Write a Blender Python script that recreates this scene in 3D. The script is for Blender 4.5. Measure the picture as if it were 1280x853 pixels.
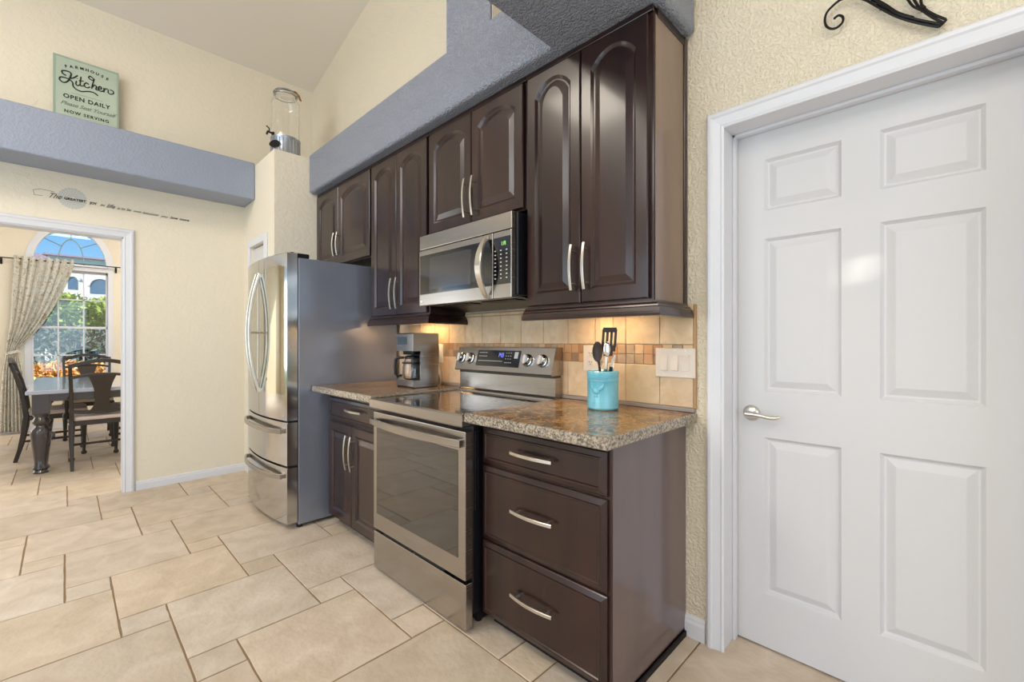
import bpy, bmesh, math, random
from mathutils import Vector, Matrix
random.seed(7)
PI = math.pi
sc = bpy.context.scene
col = sc.collection
for o in list(bpy.data.objects):
    bpy.data.objects.remove(o)

def lin(c):
    return tuple(((x/255)/12.92 if x/255 <= .04045 else ((x/255+.055)/1.055)**2.4) for x in c) + (1,)

# ------------------------------------------------------------------ camera
cam = bpy.data.objects.new('camera', bpy.data.cameras.new('camera'))
col.objects.link(cam)
cam.location = (0, 0, 1.205)
cam.rotation_euler = (PI/2, 0, math.atan2(.70226, .71192))
cam.data.lens = 36*552.4/1280
cam.data.sensor_width = 36
cam.data.clip_start = .02
cam.data.clip_end = 400
sc.camera = cam

# ------------------------------------------------------------------ exposure, world, lights
vs = sc.view_settings
vs.view_transform = 'Standard'
vs.look = 'None'
vs.gamma = 1
vs.use_curve_mapping = False
vs.exposure = 0.14

w = bpy.data.worlds.new('sky')
sc.world = w
w.use_nodes = True
nt = w.node_tree
nt.nodes.clear()
tc = nt.nodes.new('ShaderNodeTexCoord')
sp = nt.nodes.new('ShaderNodeSeparateXYZ')
cr = nt.nodes.new('ShaderNodeValToRGB')
bg = nt.nodes.new('ShaderNodeBackground')
ow = nt.nodes.new('ShaderNodeOutputWorld')
cr.color_ramp.elements[0].position = 0.0
cr.color_ramp.elements[0].color = lin((150, 210, 244))
cr.color_ramp.elements[1].position = .35
cr.color_ramp.elements[1].color = lin((52, 140, 222))
nt.links.new(tc.outputs['Generated'], sp.inputs[0])
nt.links.new(sp.outputs['Z'], cr.inputs[0])
nt.links.new(cr.outputs[0], bg.inputs[0])
bg.inputs[1].default_value = 1.15
nt.links.new(bg.outputs[0], ow.inputs[0])

def area(name, loc, rot, sx, sy, power, color, spread=None):
    d = bpy.data.lights.new(name, 'AREA')
    d.shape = 'RECTANGLE'
    d.size = sx
    d.size_y = sy
    d.energy = power
    d.color = color[:3]
    if spread:
        d.spread = spread
    o = bpy.data.objects.new(name, d)
    col.objects.link(o)
    o.location = loc
    o.rotation_euler = rot
    return o

sun = bpy.data.lights.new('sun', 'SUN')
sun.energy = 7.0
sun.angle = math.radians(.6)
sun.color = (1, .95, .86)
so = bpy.data.objects.new('sun', sun)
col.objects.link(so)
sd = Vector((-.45, .70, -.57)).normalized()          # travel direction of the sunlight
so.rotation_euler = sd.to_track_quat('-Z', 'Y').to_euler()

# daylight through the sliding glass door (south wall) and the family room window (east wall)
area('daylight_patio', (-1.9, -3.12, 1.35), (PI/2, 0, 0), 2.9, 2.3, 50, (.86, .93, 1))
area('daylight_east', (3.12, -.9, 1.6), (0, PI/2, 0), 2.4, 3.0, 40, (.90, .95, 1))
# dining room: two added fill lamps, and daylight through the side opening
area('dining_wall_fill', (-8.6, 1.9, 1.7), (0, -PI/2, 0), 2.0, 1.4, 30, (.95, .97, 1))  # added fill against a blank stretch of wall
area('dining_overhead_fill', (-6.6, .5, 3.15), (0, 0, 0), 1.6, 1.6, 50, (1, .98, .95))  # added fill from above, no fixture hangs here
area('daylight_dining_side', (-7.8, -3.1, 1.5), (PI/2, 0, 0), .9, 1.6, 25, (.95, .97, 1))
# fill lamp added high on the south wall to brighten the upper walls
area('upper_wall_fill', (-1.0, -3.10, 3.7), (PI/2, 0, 0), 4.4, .9, 70, (.97, .97, 1))
# warm fill lamps added overhead in the kitchen, without fixtures
for i, (lx, ly) in enumerate(((-2.6, -.9), (.9, -1.2))):
    area('kitchen_overhead_fill', (lx, ly, 3.7), (0, 0, 0), .8, .8, 34, (1, .90, .76))

# ------------------------------------------------------------------ material helpers
def mat(name, color, rough=.5, metal=0.0, coat=0.0, spec=.5, trans=0.0, emit=None, estr=0.0, ior=1.45, aniso=0):
    m = bpy.data.materials.new(name)
    m.use_nodes = True
    b = m.node_tree.nodes['Principled BSDF']
    b.inputs['Base Color'].default_value = lin(color)
    b.inputs['Roughness'].default_value = rough
    b.inputs['Metallic'].default_value = metal
    b.inputs['Coat Weight'].default_value = coat
    b.inputs['Coat Roughness'].default_value = .12
    b.inputs['Specular IOR Level'].default_value = spec
    b.inputs['Transmission Weight'].default_value = trans
    b.inputs['IOR'].default_value = ior
    b.inputs['Anisotropic'].default_value = aniso
    if emit:
        b.inputs['Emission Color'].default_value = lin(emit)
        b.inputs['Emission Strength'].default_value = estr
    return m

def N(m, t, **kw):
    n = m.node_tree.nodes.new(t)
    for k, v in kw.items():
        if k in n.inputs.keys():
            n.inputs[k].default_value = v
        else:
            setattr(n, k, v)
    return n

def L(m, a, b):
    m.node_tree.links.new(a, b)

def bsdf(m):
    return m.node_tree.nodes['Principled BSDF']

def objcoord(m, scale=(1, 1, 1)):
    t = N(m, 'ShaderNodeTexCoord')
    mp = N(m, 'ShaderNodeMapping')
    mp.inputs['Scale'].default_value = scale
    L(m, t.outputs['Object'], mp.inputs[0])
    return mp.outputs[0]

def add_bump(m, scale, strength, dist=.004, detail=3, scl=(1, 1, 1), kind='noise', rough=.55):
    c = objcoord(m, scl)
    n = N(m, 'ShaderNodeTexNoise')
    n.inputs['Scale'].default_value = scale
    n.inputs['Detail'].default_value = detail
    n.inputs['Roughness'].default_value = rough
    L(m, c, n.inputs['Vector'])
    src = n.outputs['Fac']
    if kind == 'knock':
        r = N(m, 'ShaderNodeValToRGB')
        r.color_ramp.elements[0].position = .42
        r.color_ramp.elements[1].position = .58
        L(m, src, r.inputs[0])
        src = r.outputs[0]
    b = N(m, 'ShaderNodeBump')
    b.inputs['Strength'].default_value = strength
    b.inputs['Distance'].default_value = dist
    L(m, src, b.inputs['Height'])
    L(m, b.outputs[0], bsdf(m).inputs['Normal'])
    return m

def add_mottle(m, scale, c0, c1, detail=4, scl=(1, 1, 1), p0=.35, p1=.65, dist=0.0):
    c = objcoord(m, scl)
    n = N(m, 'ShaderNodeTexNoise')
    n.inputs['Scale'].default_value = scale
    n.inputs['Detail'].default_value = detail
    n.inputs['Distortion'].default_value = dist
    L(m, c, n.inputs['Vector'])
    r = N(m, 'ShaderNodeValToRGB')
    r.color_ramp.elements[0].position = p0
    r.color_ramp.elements[1].position = p1
    r.color_ramp.elements[0].color = lin(c0)
    r.color_ramp.elements[1].color = lin(c1)
    L(m, n.outputs['Fac'], r.inputs[0])
    L(m, r.outputs[0], bsdf(m).inputs['Base Color'])
    return r

M = {}
M['wall'] = add_bump(mat('cream_wall', (230, 219, 196), .62), 85, .6, .006, 2, kind='knock')
M['wall_smooth'] = add_bump(mat('cream_wall_smooth', (233, 223, 203), .6), 34, .3, .003, 2, kind='knock')
M['gray'] = add_bump(mat('blue_gray_wall', (148, 154, 168), .4), 85, .85, .009, 2, kind='knock')
M['gray_smooth'] = add_bump(mat('blue_gray_beam', (148, 156, 174), .5), 60, .35, .003, 2, kind='knock')
M['ceiling'] = mat('ceiling_paint', (236, 228, 216), .8)
M['white'] = mat('white_trim_paint', (222, 223, 228), .32)
M['door'] = mat('white_door_paint', (212, 211, 212), .5)
add_bump(M['door'], 60, .06, .002, 3, (6, 6, .5))

m = mat('espresso_wood', (42, 26, 24), .28, coat=.35)
add_mottle(m, 9, (27, 14, 13), (54, 29, 25), 5, (1, 1, .18), .3, .75)
M['wood'] = m
m = mat('espresso_side_reflection', (84, 66, 64), .22, coat=.5)  # reflection of the white door put into the base colour
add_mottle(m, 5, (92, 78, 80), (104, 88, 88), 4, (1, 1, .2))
M['wood_side_reflection'] = m
m = mat('espresso_upper_reflection', (126, 104, 88), .25, coat=.5)  # tan reflection of the bright wall put into the colour
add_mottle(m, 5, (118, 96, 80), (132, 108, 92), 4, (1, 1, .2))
M['upper_side_reflection'] = m
M['dark'] = mat('black_void', (12, 11, 12), .6)
m = mat('brushed_steel', (176, 171, 165), .24, metal=1)
c = objcoord(m, (1.5, 1.5, 260))
n = N(m, 'ShaderNodeTexNoise')
n.inputs['Scale'].default_value = 3
n.inputs['Detail'].default_value = 3
L(m, c, n.inputs['Vector'])
r = N(m, 'ShaderNodeMapRange')
r.inputs['To Min'].default_value = .17
r.inputs['To Max'].default_value = .32
L(m, n.outputs['Fac'], r.inputs[0])
L(m, r.outputs[0], bsdf(m).inputs['Roughness'])
M['steel'] = m
M['steel_fridge'] = mat('polished_fridge_steel', (196, 195, 194), .13, metal=1)
M['nickel'] = mat('brushed_nickel', (214, 209, 200), .28, metal=1)
M['chrome'] = mat('chrome', (215, 217, 220), .1, metal=1)
M['mirror'] = mat('mirror_glass_panel', (190, 188, 176), .025, metal=1)
M['fridge_side'] = add_bump(mat('fridge_side_gray', (150, 156, 170), .24, metal=.5), 300, .12, .001, 2)
M['black_gloss'] = mat('black_glass', (10, 10, 12), .04, coat=1)
M['black_plastic'] = mat('black_plastic', (16, 17, 22), .3)
m = mat('oven_glass', (50, 45, 38), .03, coat=.5)
bsdf(m).inputs['IOR'].default_value = 1.7
M['oven_glass'] = m
M['mark'] = mat('panel_marks', (190, 190, 190), .5)
M['clock'] = mat('green_clock', (90, 170, 60), .5, emit=(140, 220, 60), estr=.8)
M['clock_blue'] = mat('blue_clock', (120, 130, 230), .5, emit=(120, 130, 240), estr=.9)
M['plate'] = mat('almond_plate', (220, 208, 194), .35)
M['plate_white'] = mat('white_plate', (236, 234, 230), .35)
M['turq'] = add_mottle(mat('turquoise_glaze', (98, 190, 205), .22, coat=.6), 12, (104, 186, 206), (134, 208, 224)) and bpy.data.materials['turquoise_glaze']
M['iron'] = mat('black_iron', (18, 14, 13), .35, metal=.3)
M['brown_nylon'] = mat('dark_brown_nylon', (58, 44, 38), .35)
M['glass'] = mat('clear_glass', (255, 255, 255), .02, trans=1, ior=1.45)
m = bpy.data.materials.new('window_glass')
m.use_nodes = True
m.node_tree.nodes.clear()
o_ = N(m, 'ShaderNodeOutputMaterial')
tr = N(m, 'ShaderNodeBsdfTransparent')
gl = N(m, 'ShaderNodeBsdfGlossy')
gl.inputs['Roughness'].default_value = .02
mx = N(m, 'ShaderNodeMixShader')
mx.inputs[0].default_value = .06
L(m, tr.outputs[0], mx.inputs[1])
L(m, gl.outputs[0], mx.inputs[2])
L(m, mx.outputs[0], o_.inputs[0])
M['pane'] = m
M['galv'] = mat('galvanised_metal', (170, 176, 186), .35, metal=.9)
M['amber'] = mat('wood_clamp', (140, 95, 45), .5)
M['ink'] = mat('sign_ink', (36, 40, 40), .7)
M['ink_light'] = mat('grey_ink', (110, 120, 112), .7)
M['decal'] = mat('decal_ink', (66, 62, 54), .7)
M['decal_blue'] = mat('decal_medallion', (192, 198, 196), .7)
m = mat('mint_sign_board', (176, 205, 180), .5)
add_mottle(m, 3, (176, 190, 172), (192, 204, 184))
M['mint'] = m
M['mint_edge'] = mat('mint_sign_edge', (158, 174, 156), .5)

# granite
m = mat('granite', (150, 120, 80), .14, coat=.15)
c = objcoord(m)
n1 = N(m, 'ShaderNodeTexNoise'); n1.inputs['Scale'].default_value = 9; n1.inputs['Detail'].default_value = 8; n1.inputs['Distortion'].default_value = 1.6
n1.inputs['Roughness'].default_value = .65
n2 = N(m, 'ShaderNodeTexNoise'); n2.inputs['Scale'].default_value = 95; n2.inputs['Detail'].default_value = 4
L(m, c, n1.inputs['Vector']); L(m, c, n2.inputs['Vector'])
r1 = N(m, 'ShaderNodeValToRGB')
e = r1.color_ramp.elements
e[0].position = .30; e[0].color = lin((84, 66, 52))
e[1].position = .74; e[1].color = lin((196, 178, 150))
a = e.new(.42); a.color = lin((150, 108, 62))
a = e.new(.52); a.color = lin((196, 152, 92))
a = e.new(.62); a.color = lin((168, 140, 106))
L(m, n1.outputs['Fac'], r1.inputs[0])
r2 = N(m, 'ShaderNodeValToRGB')
r2.color_ramp.elements[0].position = .38; r2.color_ramp.elements[0].color = lin((128, 110, 96))
r2.color_ramp.elements[1].position = .55; r2.color_ramp.elements[1].color = (1, 1, 1, 1)
L(m, n2.outputs['Fac'], r2.inputs[0])
mm = N(m, 'ShaderNodeMix', data_type='RGBA', blend_type='MULTIPLY')
mm.inputs[0].default_value = .8
L(m, r1.outputs[0], mm.inputs[6]); L(m, r2.outputs[0], mm.inputs[7])
n4 = N(m, 'ShaderNodeTexNoise'); n4.inputs['Scale'].default_value = 15; n4.inputs['Detail'].default_value = 5; n4.inputs['Distortion'].default_value = 1.2
L(m, c, n4.inputs['Vector'])
r4 = N(m, 'ShaderNodeValToRGB'); r4.color_ramp.elements[0].position = .40; r4.color_ramp.elements[0].color = lin((120, 96, 76)); r4.color_ramp.elements[1].position = .52; r4.color_ramp.elements[1].color = (1, 1, 1, 1)
L(m, n4.outputs['Fac'], r4.inputs[0])
m5 = N(m, 'ShaderNodeMix', data_type='RGBA', blend_type='MULTIPLY'); m5.inputs[0].default_value = .75
L(m, mm.outputs[2], m5.inputs[6]); L(m, r4.outputs[0], m5.inputs[7])
L(m, m5.outputs[2], bsdf(m).inputs['Base Color'])
M['granite'] = m
m = mat('granite_edge', (150, 140, 125), .25, coat=.3)
c = objcoord(m)
n2 = N(m, 'ShaderNodeTexNoise'); n2.inputs['Scale'].default_value = 150; n2.inputs['Detail'].default_value = 3
L(m, c, n2.inputs['Vector'])
r2 = N(m, 'ShaderNodeValToRGB')
e = r2.color_ramp.elements
e[0].position = .34; e[0].color = lin((84, 78, 74))
e[1].position = .66; e[1].color = lin((186, 174, 154))
a = e.new(.5); a.color = lin((146, 134, 118))
L(m, n2.outputs['Fac'], r2.inputs[0]); L(m, r2.outputs[0], bsdf(m).inputs['Base Color'])
M['granite_edge'] = m

def tile_mat(name, attr, r_lo, r_hi, rough, bump, vein=2.2, spread=.5, scale=5):
    m = mat(name, r_lo, rough)
    c = objcoord(m)
    n1 = N(m, 'ShaderNodeTexNoise'); n1.inputs['Scale'].default_value = scale; n1.inputs['Detail'].default_value = 7
    n1.inputs['Distortion'].default_value = .8
    L(m, c, n1.inputs['Vector'])
    r = N(m, 'ShaderNodeValToRGB')
    r.color_ramp.elements[0].position = .5-spread/2; r.color_ramp.elements[0].color = lin(r_lo)
    r.color_ramp.elements[1].position = .5+spread/2; r.color_ramp.elements[1].color = lin(r_hi)
    L(m, n1.outputs['Fac'], r.inputs[0])
    at = N(m, 'ShaderNodeAttribute', attribute_name=attr)
    mm = N(m, 'ShaderNodeMix', data_type='RGBA', blend_type='MULTIPLY')
    mm.inputs[0].default_value = 1
    L(m, r.outputs[0], mm.inputs[6]); L(m, at.outputs['Color'], mm.inputs[7])
    L(m, mm.outputs[2], bsdf(m).inputs['Base Color'])
    n3 = N(m, 'ShaderNodeTexNoise'); n3.inputs['Scale'].default_value = 45; n3.inputs['Detail'].default_value = 5
    L(m, c, n3.inputs['Vector'])
    b = N(m, 'ShaderNodeBump'); b.inputs['Strength'].default_value = bump; b.inputs['Distance'].default_value = .003
    L(m, n3.outputs['Fac'], b.inputs['Height']); L(m, b.outputs[0], bsdf(m).inputs['Normal'])
    return m
M['floor_tile'] = tile_mat('travertine_floor', 'tone', (196, 178, 157), (226, 211, 194), .48, 1.0, spread=.55, scale=7)
M['grout'] = mat('floor_grout', (150, 126, 96), .9)
M['splash'] = tile_mat('stone_backsplash', 'tone', (204, 176, 140), (228, 206, 176), .38, .25, scale=14)
M['splash_grout'] = mat('backsplash_grout', (176, 150, 120), .8)
M['strip'] = mat('gray_caulk_strip', (150, 142, 136), .4)
M['table'] = mat('dark_table_wood', (58, 54, 56), .2, coat=.6)
M['table_top'] = mat('table_top_sky_tint', (165, 172, 190), .12, coat=1)  # pale blue base colour stands in for the sky's reflection
M['chair'] = mat('dark_chair_wood', (52, 44, 38), .35)
M['cushion'] = add_bump(mat('seat_fabric', (206, 190, 178), .9), 200, .3, .002)
M['grass'] = add_mottle(mat('lawn', (88, 120, 60), .9), 2, (74, 104, 50), (120, 146, 76)) and bpy.data.materials['lawn']
M['stucco'] = mat('white_stucco', (236, 232, 226), .8)
M['roof'] = mat('clay_roof', (150, 128, 138), .8)
M['glass_far'] = mat('far_window_glass', (70, 110, 140), .1, coat=.5)
M['leaf_a'] = mat('leaf_yellow_green', (148, 172, 62), .6)
M['leaf_b'] = mat('leaf_green', (92, 128, 58), .6)
M['leaf_c'] = mat('leaf_gray_green', (104, 116, 104), .7)
M['leaf_o'] = mat('leaf_orange', (244, 186, 104), .6)
M['bark'] = mat('bark', (130, 116, 100), .8)
M['cable'] = mat('cable', (60, 66, 76), .6)
m = mat('floral_curtain', (220, 214, 196), .85)
c = objcoord(m)
v = N(m, 'ShaderNodeTexNoise'); v.inputs['Scale'].default_value = 13; v.inputs['Detail'].default_value = 4; v.inputs['Distortion'].default_value = 2.2
L(m, c, v.inputs['Vector'])
r = N(m, 'ShaderNodeValToRGB')
e = r.color_ramp.elements
e[0].position = .34; e[0].color = lin((196, 196, 182))
e[1].position = .45; e[1].color = lin((250, 248, 242))
a = e.new(.62); a.color = lin((226, 218, 200)); a = e.new(.7); a.color = lin((186, 166, 134))
L(m, v.outputs['Fac'], r.inputs[0]); L(m, r.outputs[0], bsdf(m).inputs['Base Color'])
tl = N(m, 'ShaderNodeBsdfTranslucent'); L(m, r.outputs[0], tl.inputs[0])
mxs = N(m, 'ShaderNodeMixShader'); mxs.inputs[0].default_value = .4
out_ = [n_ for n_ in m.node_tree.nodes if n_.type == 'OUTPUT_MATERIAL'][0]
L(m, bsdf(m).outputs[0], mxs.inputs[1]); L(m, tl.outputs[0], mxs.inputs[2]); L(m, mxs.outputs[0], out_.inputs[0])
M['curtain'] = m

# ------------------------------------------------------------------ geometry helpers
class MB:
    def __init__(self):
        self.bm = bmesh.new()
        self.mi = 0
    def _fin(self, faces, smooth=False):
        for f in faces:
            f.material_index = self.mi
            f.smooth = smooth
    def box(self, x0, x1, y0, y1, z0, z1, bev=0, seg=2, mtx=None):
        b = bmesh.new()
        bmesh.ops.create_cube(b, size=1)
        for v in b.verts:
            v.co = Vector(((x0+x1)/2+v.co.x*(x1-x0), (y0+y1)/2+v.co.y*(y1-y0), (z0+z1)/2+v.co.z*(z1-z0)))
        if bev:
            bmesh.ops.bevel(b, geom=b.edges[:], offset=bev, segments=seg, profile=.5, affect='EDGES')
        if mtx:
            bmesh.ops.transform(b, matrix=mtx, verts=b.verts)
        self.merge(b)
        return self
    def merge(self, b, smooth=None):
        mp = {}
        for v in b.verts:
            mp[v] = self.bm.verts.new(v.co)
        for f in b.faces:
            try:
                nf = self.bm.faces.new([mp[v] for v in f.verts])
                nf.material_index = self.mi
                nf.smooth = f.smooth if smooth is None else smooth
            except ValueError:
                pass
        b.free()
    def ring_loft(self, rings, cap0=True, cap1=True, closed=True, smooth=False):
        vr = [[self.bm.verts.new(p) for p in r] for r in rings]
        n = len(vr[0])
        fs = []
        for a, b in zip(vr, vr[1:]):
            for i in range(n if closed else n-1):
                j = (i+1) % n
                try:
                    fs.append(self.bm.faces.new((a[i], a[j], b[j], b[i])))
                except ValueError:
                    pass
        self._fin(fs, smooth)
        cs = []
        if cap0: cs.append(self.bm.faces.new(list(reversed(vr[0]))))
        if cap1: cs.append(self.bm.faces.new(vr[-1]))
        self._fin(cs, False)
        return self
    def prism(self, pts, axis, a, b):
        """pts: 2-D outline in the two other axes (in x,y,z order), extruded along axis from a to b"""
        def P(p, t):
            q = list(p)
            q.insert('xyz'.index(axis), t)
            return Vector(q)
        return self.ring_loft([[P(p, a) for p in pts], [P(p, b) for p in pts]])
    def tube(self, pts, r, seg=10, caps=True, flat=None):
        """flat: (w, h) for an elliptical/box like section oriented with a fixed up vector"""
        pts = [Vector(p) for p in pts]
        rs = r if isinstance(r, (list, tuple)) else [r]*len(pts)
        rings = []
        t0 = (pts[1]-pts[0]).normalized()
        up = Vector((0, 0, 1)) if abs(t0.z) < .9 else Vector((0, 1, 0))
        nrm = (up - t0*up.dot(t0)).normalized()
        for i, p in enumerate(pts):
            if i == 0: t = pts[1]-pts[0]
            elif i == len(pts)-1: t = pts[-1]-pts[-2]
            else: t = pts[i+1]-pts[i-1]
            t.normalize()
            nrm = (nrm - t*nrm.dot(t)).normalized()
            bn = t.cross(nrm)
            rings.append([p + nrm*math.cos(2*PI*k/seg)*rs[i] + bn*math.sin(2*PI*k/seg)*rs[i] for k in range(seg)])
        return self.ring_loft(rings, caps, caps, smooth=True)
    def bar(self, pts, w, h, up, bev=0):
        """rectangular section swept along pts; w across (t x up), h along up"""
        pts = [Vector(p) for p in pts]
        up = Vector(up)
        ws = w if isinstance(w, (list, tuple)) else [w]*len(pts)
        hs = h if isinstance(h, (list, tuple)) else [h]*len(pts)
        rings = []
        for i, p in enumerate(pts):
            t = (pts[min(i+1, len(pts)-1)]-pts[max(i-1, 0)]).normalized()
            s = t.cross(up).normalized()
            u = s.cross(t).normalized()
            a, b = ws[i]/2, hs[i]/2
            c = min(a, b)*.35
            ring = []
            for (sx, sy) in ((-a+c, -b), (a-c, -b), (a, -b+c), (a, b-c), (a-c, b), (-a+c, b), (-a, b-c), (-a, -b+c)):
                ring.append(p+s*sx+u*sy)
            rings.append(ring)
        return self.ring_loft(rings)
    def lathe(self, prof, c=(0, 0, 0), seg=28, axis='z', caps=True):
        rings = []
        for r, z in prof:
            ring = []
            for k in range(seg):
                a = 2*PI*k/seg
                x, y = r*math.cos(a), r*math.sin(a)
                if axis == 'z': q = (x, y, z)
                elif axis == 'y': q = (x, z, -y)
                else: q = (z, x, y)
                ring.append(Vector(q)+Vector(c))
            rings.append(ring)
        return self.ring_loft(rings, caps, caps, smooth=True)
    def panel(self, loops, smooth=False):
        """loops: list of closed loops of equal length; first is capped (back), last is capped (field)"""
        return self.ring_loft(loops, True, True)
    def add_curve_mesh(self, me, mtx):
        b = bmesh.new(); b.from_mesh(me)
        bmesh.ops.transform(b, matrix=mtx, verts=b.verts)
        self.merge(b)
    def build(self, name, mats, parent=None, label=None, local=False, sharp=40):
        if not isinstance(mats, (list, tuple)): mats = [mats]
        bm = self.bm
        bmesh.ops.recalc_face_normals(bm, faces=bm.faces)
        org = Vector((0, 0, 0))
        if parent is not None and not local:
            org = ORG.get(parent.name, Vector((0, 0, 0)))
            bmesh.ops.translate(bm, verts=bm.verts, vec=-org)
        me = bpy.data.meshes.new(name)
        bm.to_mesh(me); bm.free()
        flags = [p.use_smooth for p in me.polygons]
        if any(flags):
            me.set_sharp_from_angle(angle=math.radians(sharp))
            me.polygons.foreach_set('use_smooth', flags)
        for x in mats: me.materials.append(x)
        o = bpy.data.objects.new(name, me)
        col.objects.link(o)
        if parent is not None:
            o.parent = parent
            ORG[o.name] = org
        if label: o['label'] = label
        return o
ORG = {}

def thing(name, label, cat, loc=(0, 0, 0), rz=0, group=None, kind=None):
    o = bpy.data.objects.new(name, None)
    o.empty_display_size = .05
    col.objects.link(o)
    o.location = loc
    o.rotation_euler = (0, 0, rz)
    ORG[o.name] = Vector(loc)
    o['label'] = label; o['category'] = cat
    if group: o['group'] = group
    if kind: o['kind'] = kind
    return o
def tag(o, label, cat, group=None, kind=None):
    o['label'] = label; o['category'] = cat
    if group: o['group'] = group
    if kind: o['kind'] = kind
    return o
def struct(o, label=None):
    o['kind'] = 'structure'
    if label: o['label'] = label
    return o
def copy_tree(o, parent=None):
    c = o.copy(); col.objects.link(c)
    if parent is not None: c.parent = parent
    for ch in list(o.children):
        copy_tree(ch, c)
    return c
def at_origin(mb_obj):
    """move a single-mesh top-level thing's origin to its base centre"""
    me = mb_obj.data
    xs = [v.co.x for v in me.vertices]; ys = [v.co.y for v in me.vertices]; zs = [v.co.z for v in me.vertices]
    c = Vector(((min(xs)+max(xs))/2, (min(ys)+max(ys))/2, min(zs)))
    me.transform(Matrix.Translation(-c)); mb_obj.location = c
    return mb_obj

def text_mesh(s, size, mtx, mb, extrude=.0006, shear=0, spacing=1.0, offset=0.0, align='CENTER'):
    cu = bpy.data.curves.new('t', 'FONT')
    cu.body = s; cu.size = size; cu.extrude = extrude; cu.shear = shear
    cu.space_character = spacing; cu.offset = offset; cu.align_x = align; cu.align_y = 'CENTER'
    cu.resolution_u = 3
    o = bpy.data.objects.new('t', cu); col.objects.link(o)
    bpy.context.view_layer.update()
    dg = bpy.context.evaluated_depsgraph_get()
    me = bpy.data.meshes.new_from_object(o.evaluated_get(dg))
    mb.add_curve_mesh(me, mtx)
    bpy.data.objects.remove(o)

def door_front(mb, x0, x1, z0, z1, yb, yf, stile=.055, rail=.055, rise=0.0, raised=True, top=None, narch=10):
    """framed raised panel facing -Y, front at yf, back at yb; rise>0 gives the arched top rail"""
    top = top or rail
    def inner(d, y):
        a, b = x0+stile+d, x1-stile-d
        lo, hi = z0+rail+d, z1-top-d
        pts = [Vector((a, y, lo)), Vector((b, y, lo))]
        for i in range(narch+1):
            t = i/narch
            x = b+(a-b)*t
            s = 1-(2*t-1)**2
            pts.append(Vector((x, y, hi-rise+rise*(s**.85 if s > 0 else 0))))
        return pts
    def outer(d, y):
        a, b, lo, hi = x0+d, x1-d, z0+d, z1-d
        pts = [Vector((a, y, lo)), Vector((b, y, lo))]
        for i in range(narch+1):
            pts.append(Vector((b+(a-b)*i/narch, y, hi)))
        return pts
    loops = [outer(0, yb), outer(0, yf+.004), outer(.004, yf), inner(-.004, yf), inner(.003, yf+.005), inner(.008, yf+.009)]
    if raised:
        loops += [inner(.013, yf+.009), inner(.038, yf+.002), inner(.040, yf+.0015)]
    mb.ring_loft(loops)
    return mb

def drawer_front(mb, x0, x1, z0, z1, yb, yf):
    def R(d, y):
        return [Vector((x0+d, y, z0+d)), Vector((x1-d, y, z0+d)), Vector((x1-d, y, z1-d)), Vector((x0+d, y, z1-d))]
    mb.ring_loft([R(0, yb), R(0, yf+.012), R(.003, yf+.009), R(.020, yf+.004), R(.022, yf), R(.027, yf), R(.030, yf+.004), R(.034, yf+.004)])
    return mb

_handle_src = {}
def bow_handle(parent, cx, cz, yface, length, vertical=True, proj=.034):
    """brushed nickel bow pull on a face looking to -Y; sub-part of a door or drawer"""
    key = (length, vertical)
    loc = Vector((cx, yface, cz)) - ORG[parent.name]
    if key in _handle_src:
        c = _handle_src[key].copy(); col.objects.link(c); c.parent = parent; c.location = loc
        return c
    mb = MB()
    n = 14
    pts = []
    for i in range(n+1):
        t = -1+2*i/n
        y = -(proj - .012*t*t)
        pts.append((0, y, t*length/2) if vertical else (t*length/2, y, 0))
    mb.bar(pts, .006, .013, (1, 0, 0) if vertical else (0, 0, 1))
    for s in (-1, 1):
        q = s*length*.36
        p0 = (0, 0, q) if vertical else (q, 0, 0)
        p1 = (0, -proj+.004, q) if vertical else (q, -proj+.004, 0)
        mb.tube([p0, p1], .0045, 8)
    o = mb.build('handle', M['nickel'], parent, 'brushed nickel bow handle', local=True)
    o.location = loc
    _handle_src[key] = o
    return o

# ================================================================== SETTING
WY = 1.80          # kitchen wall plane
XB = -4.666        # back wall plane
# ---- floor: grout bed and pinwheel of stone tiles
B_, S_ = .502, .1625
mb = MB()
mb.box(-8.85, 3.3, -3.35, 2.6, -.06, -.004)
lay = mb.bm.loops.layers.float_color.new('tone')
def tile(x0, x1, y0, y1):
    if x1 < -8.8 or x0 > 3.2 or y1 < -3.3 or y0 > 2.5: return
    g = .0028
    x0 += g; x1 -= g; y0 += g; y1 -= g
    n0 = len(mb.bm.faces)
    def ring(d, z, k=1.0):
        out = []
        cs = [(x0+d, y0+d), (x1-d, y0+d), (x1-d, y1-d), (x0+d, y1-d)]
        for i in range(4):
            a, b = cs[i], cs[(i+1) % 4]
            for j in range(6):
                t = j/6
                wob = offs[i*6+j]
                nx, ny = ((0, 1), (-1, 0), (0, -1), (1, 0))[i]
                out.append(Vector((a[0]+(b[0]-a[0])*t+nx*wob, a[1]+(b[1]-a[1])*t+ny*wob, z)))
        return out
    offs = [random.uniform(0, .0022) for _ in range(24)]
    mb.mi = 1
    mb.ring_loft([ring(0, -.006), ring(0, -.0012), ring(.0015, 0)], cap0=False)
    mb.bm.faces.ensure_lookup_table()
    k = random.uniform(.85, 1.02); wv = random.uniform(-.03, .07)
    c = (k*(1+wv*.5), k, k*(1-wv), 1)
    for f in mb.bm.faces[n0:]:
        for l in f.loops: l[lay] = c
for i in range(-26, 27):
    for j in range(-26, 27):
        ox = -2.552+i*B_-j*S_
        oy = .328+i*S_+j*B_
        tile(ox, ox+B_, oy, oy+B_)
        tile(ox+B_, ox+B_+S_, oy, oy+S_)
struct(mb.build('floor', [M['grout'], M['floor_tile']], sharp=60), 'beige stone tile floor in a pinwheel pattern')

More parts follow.
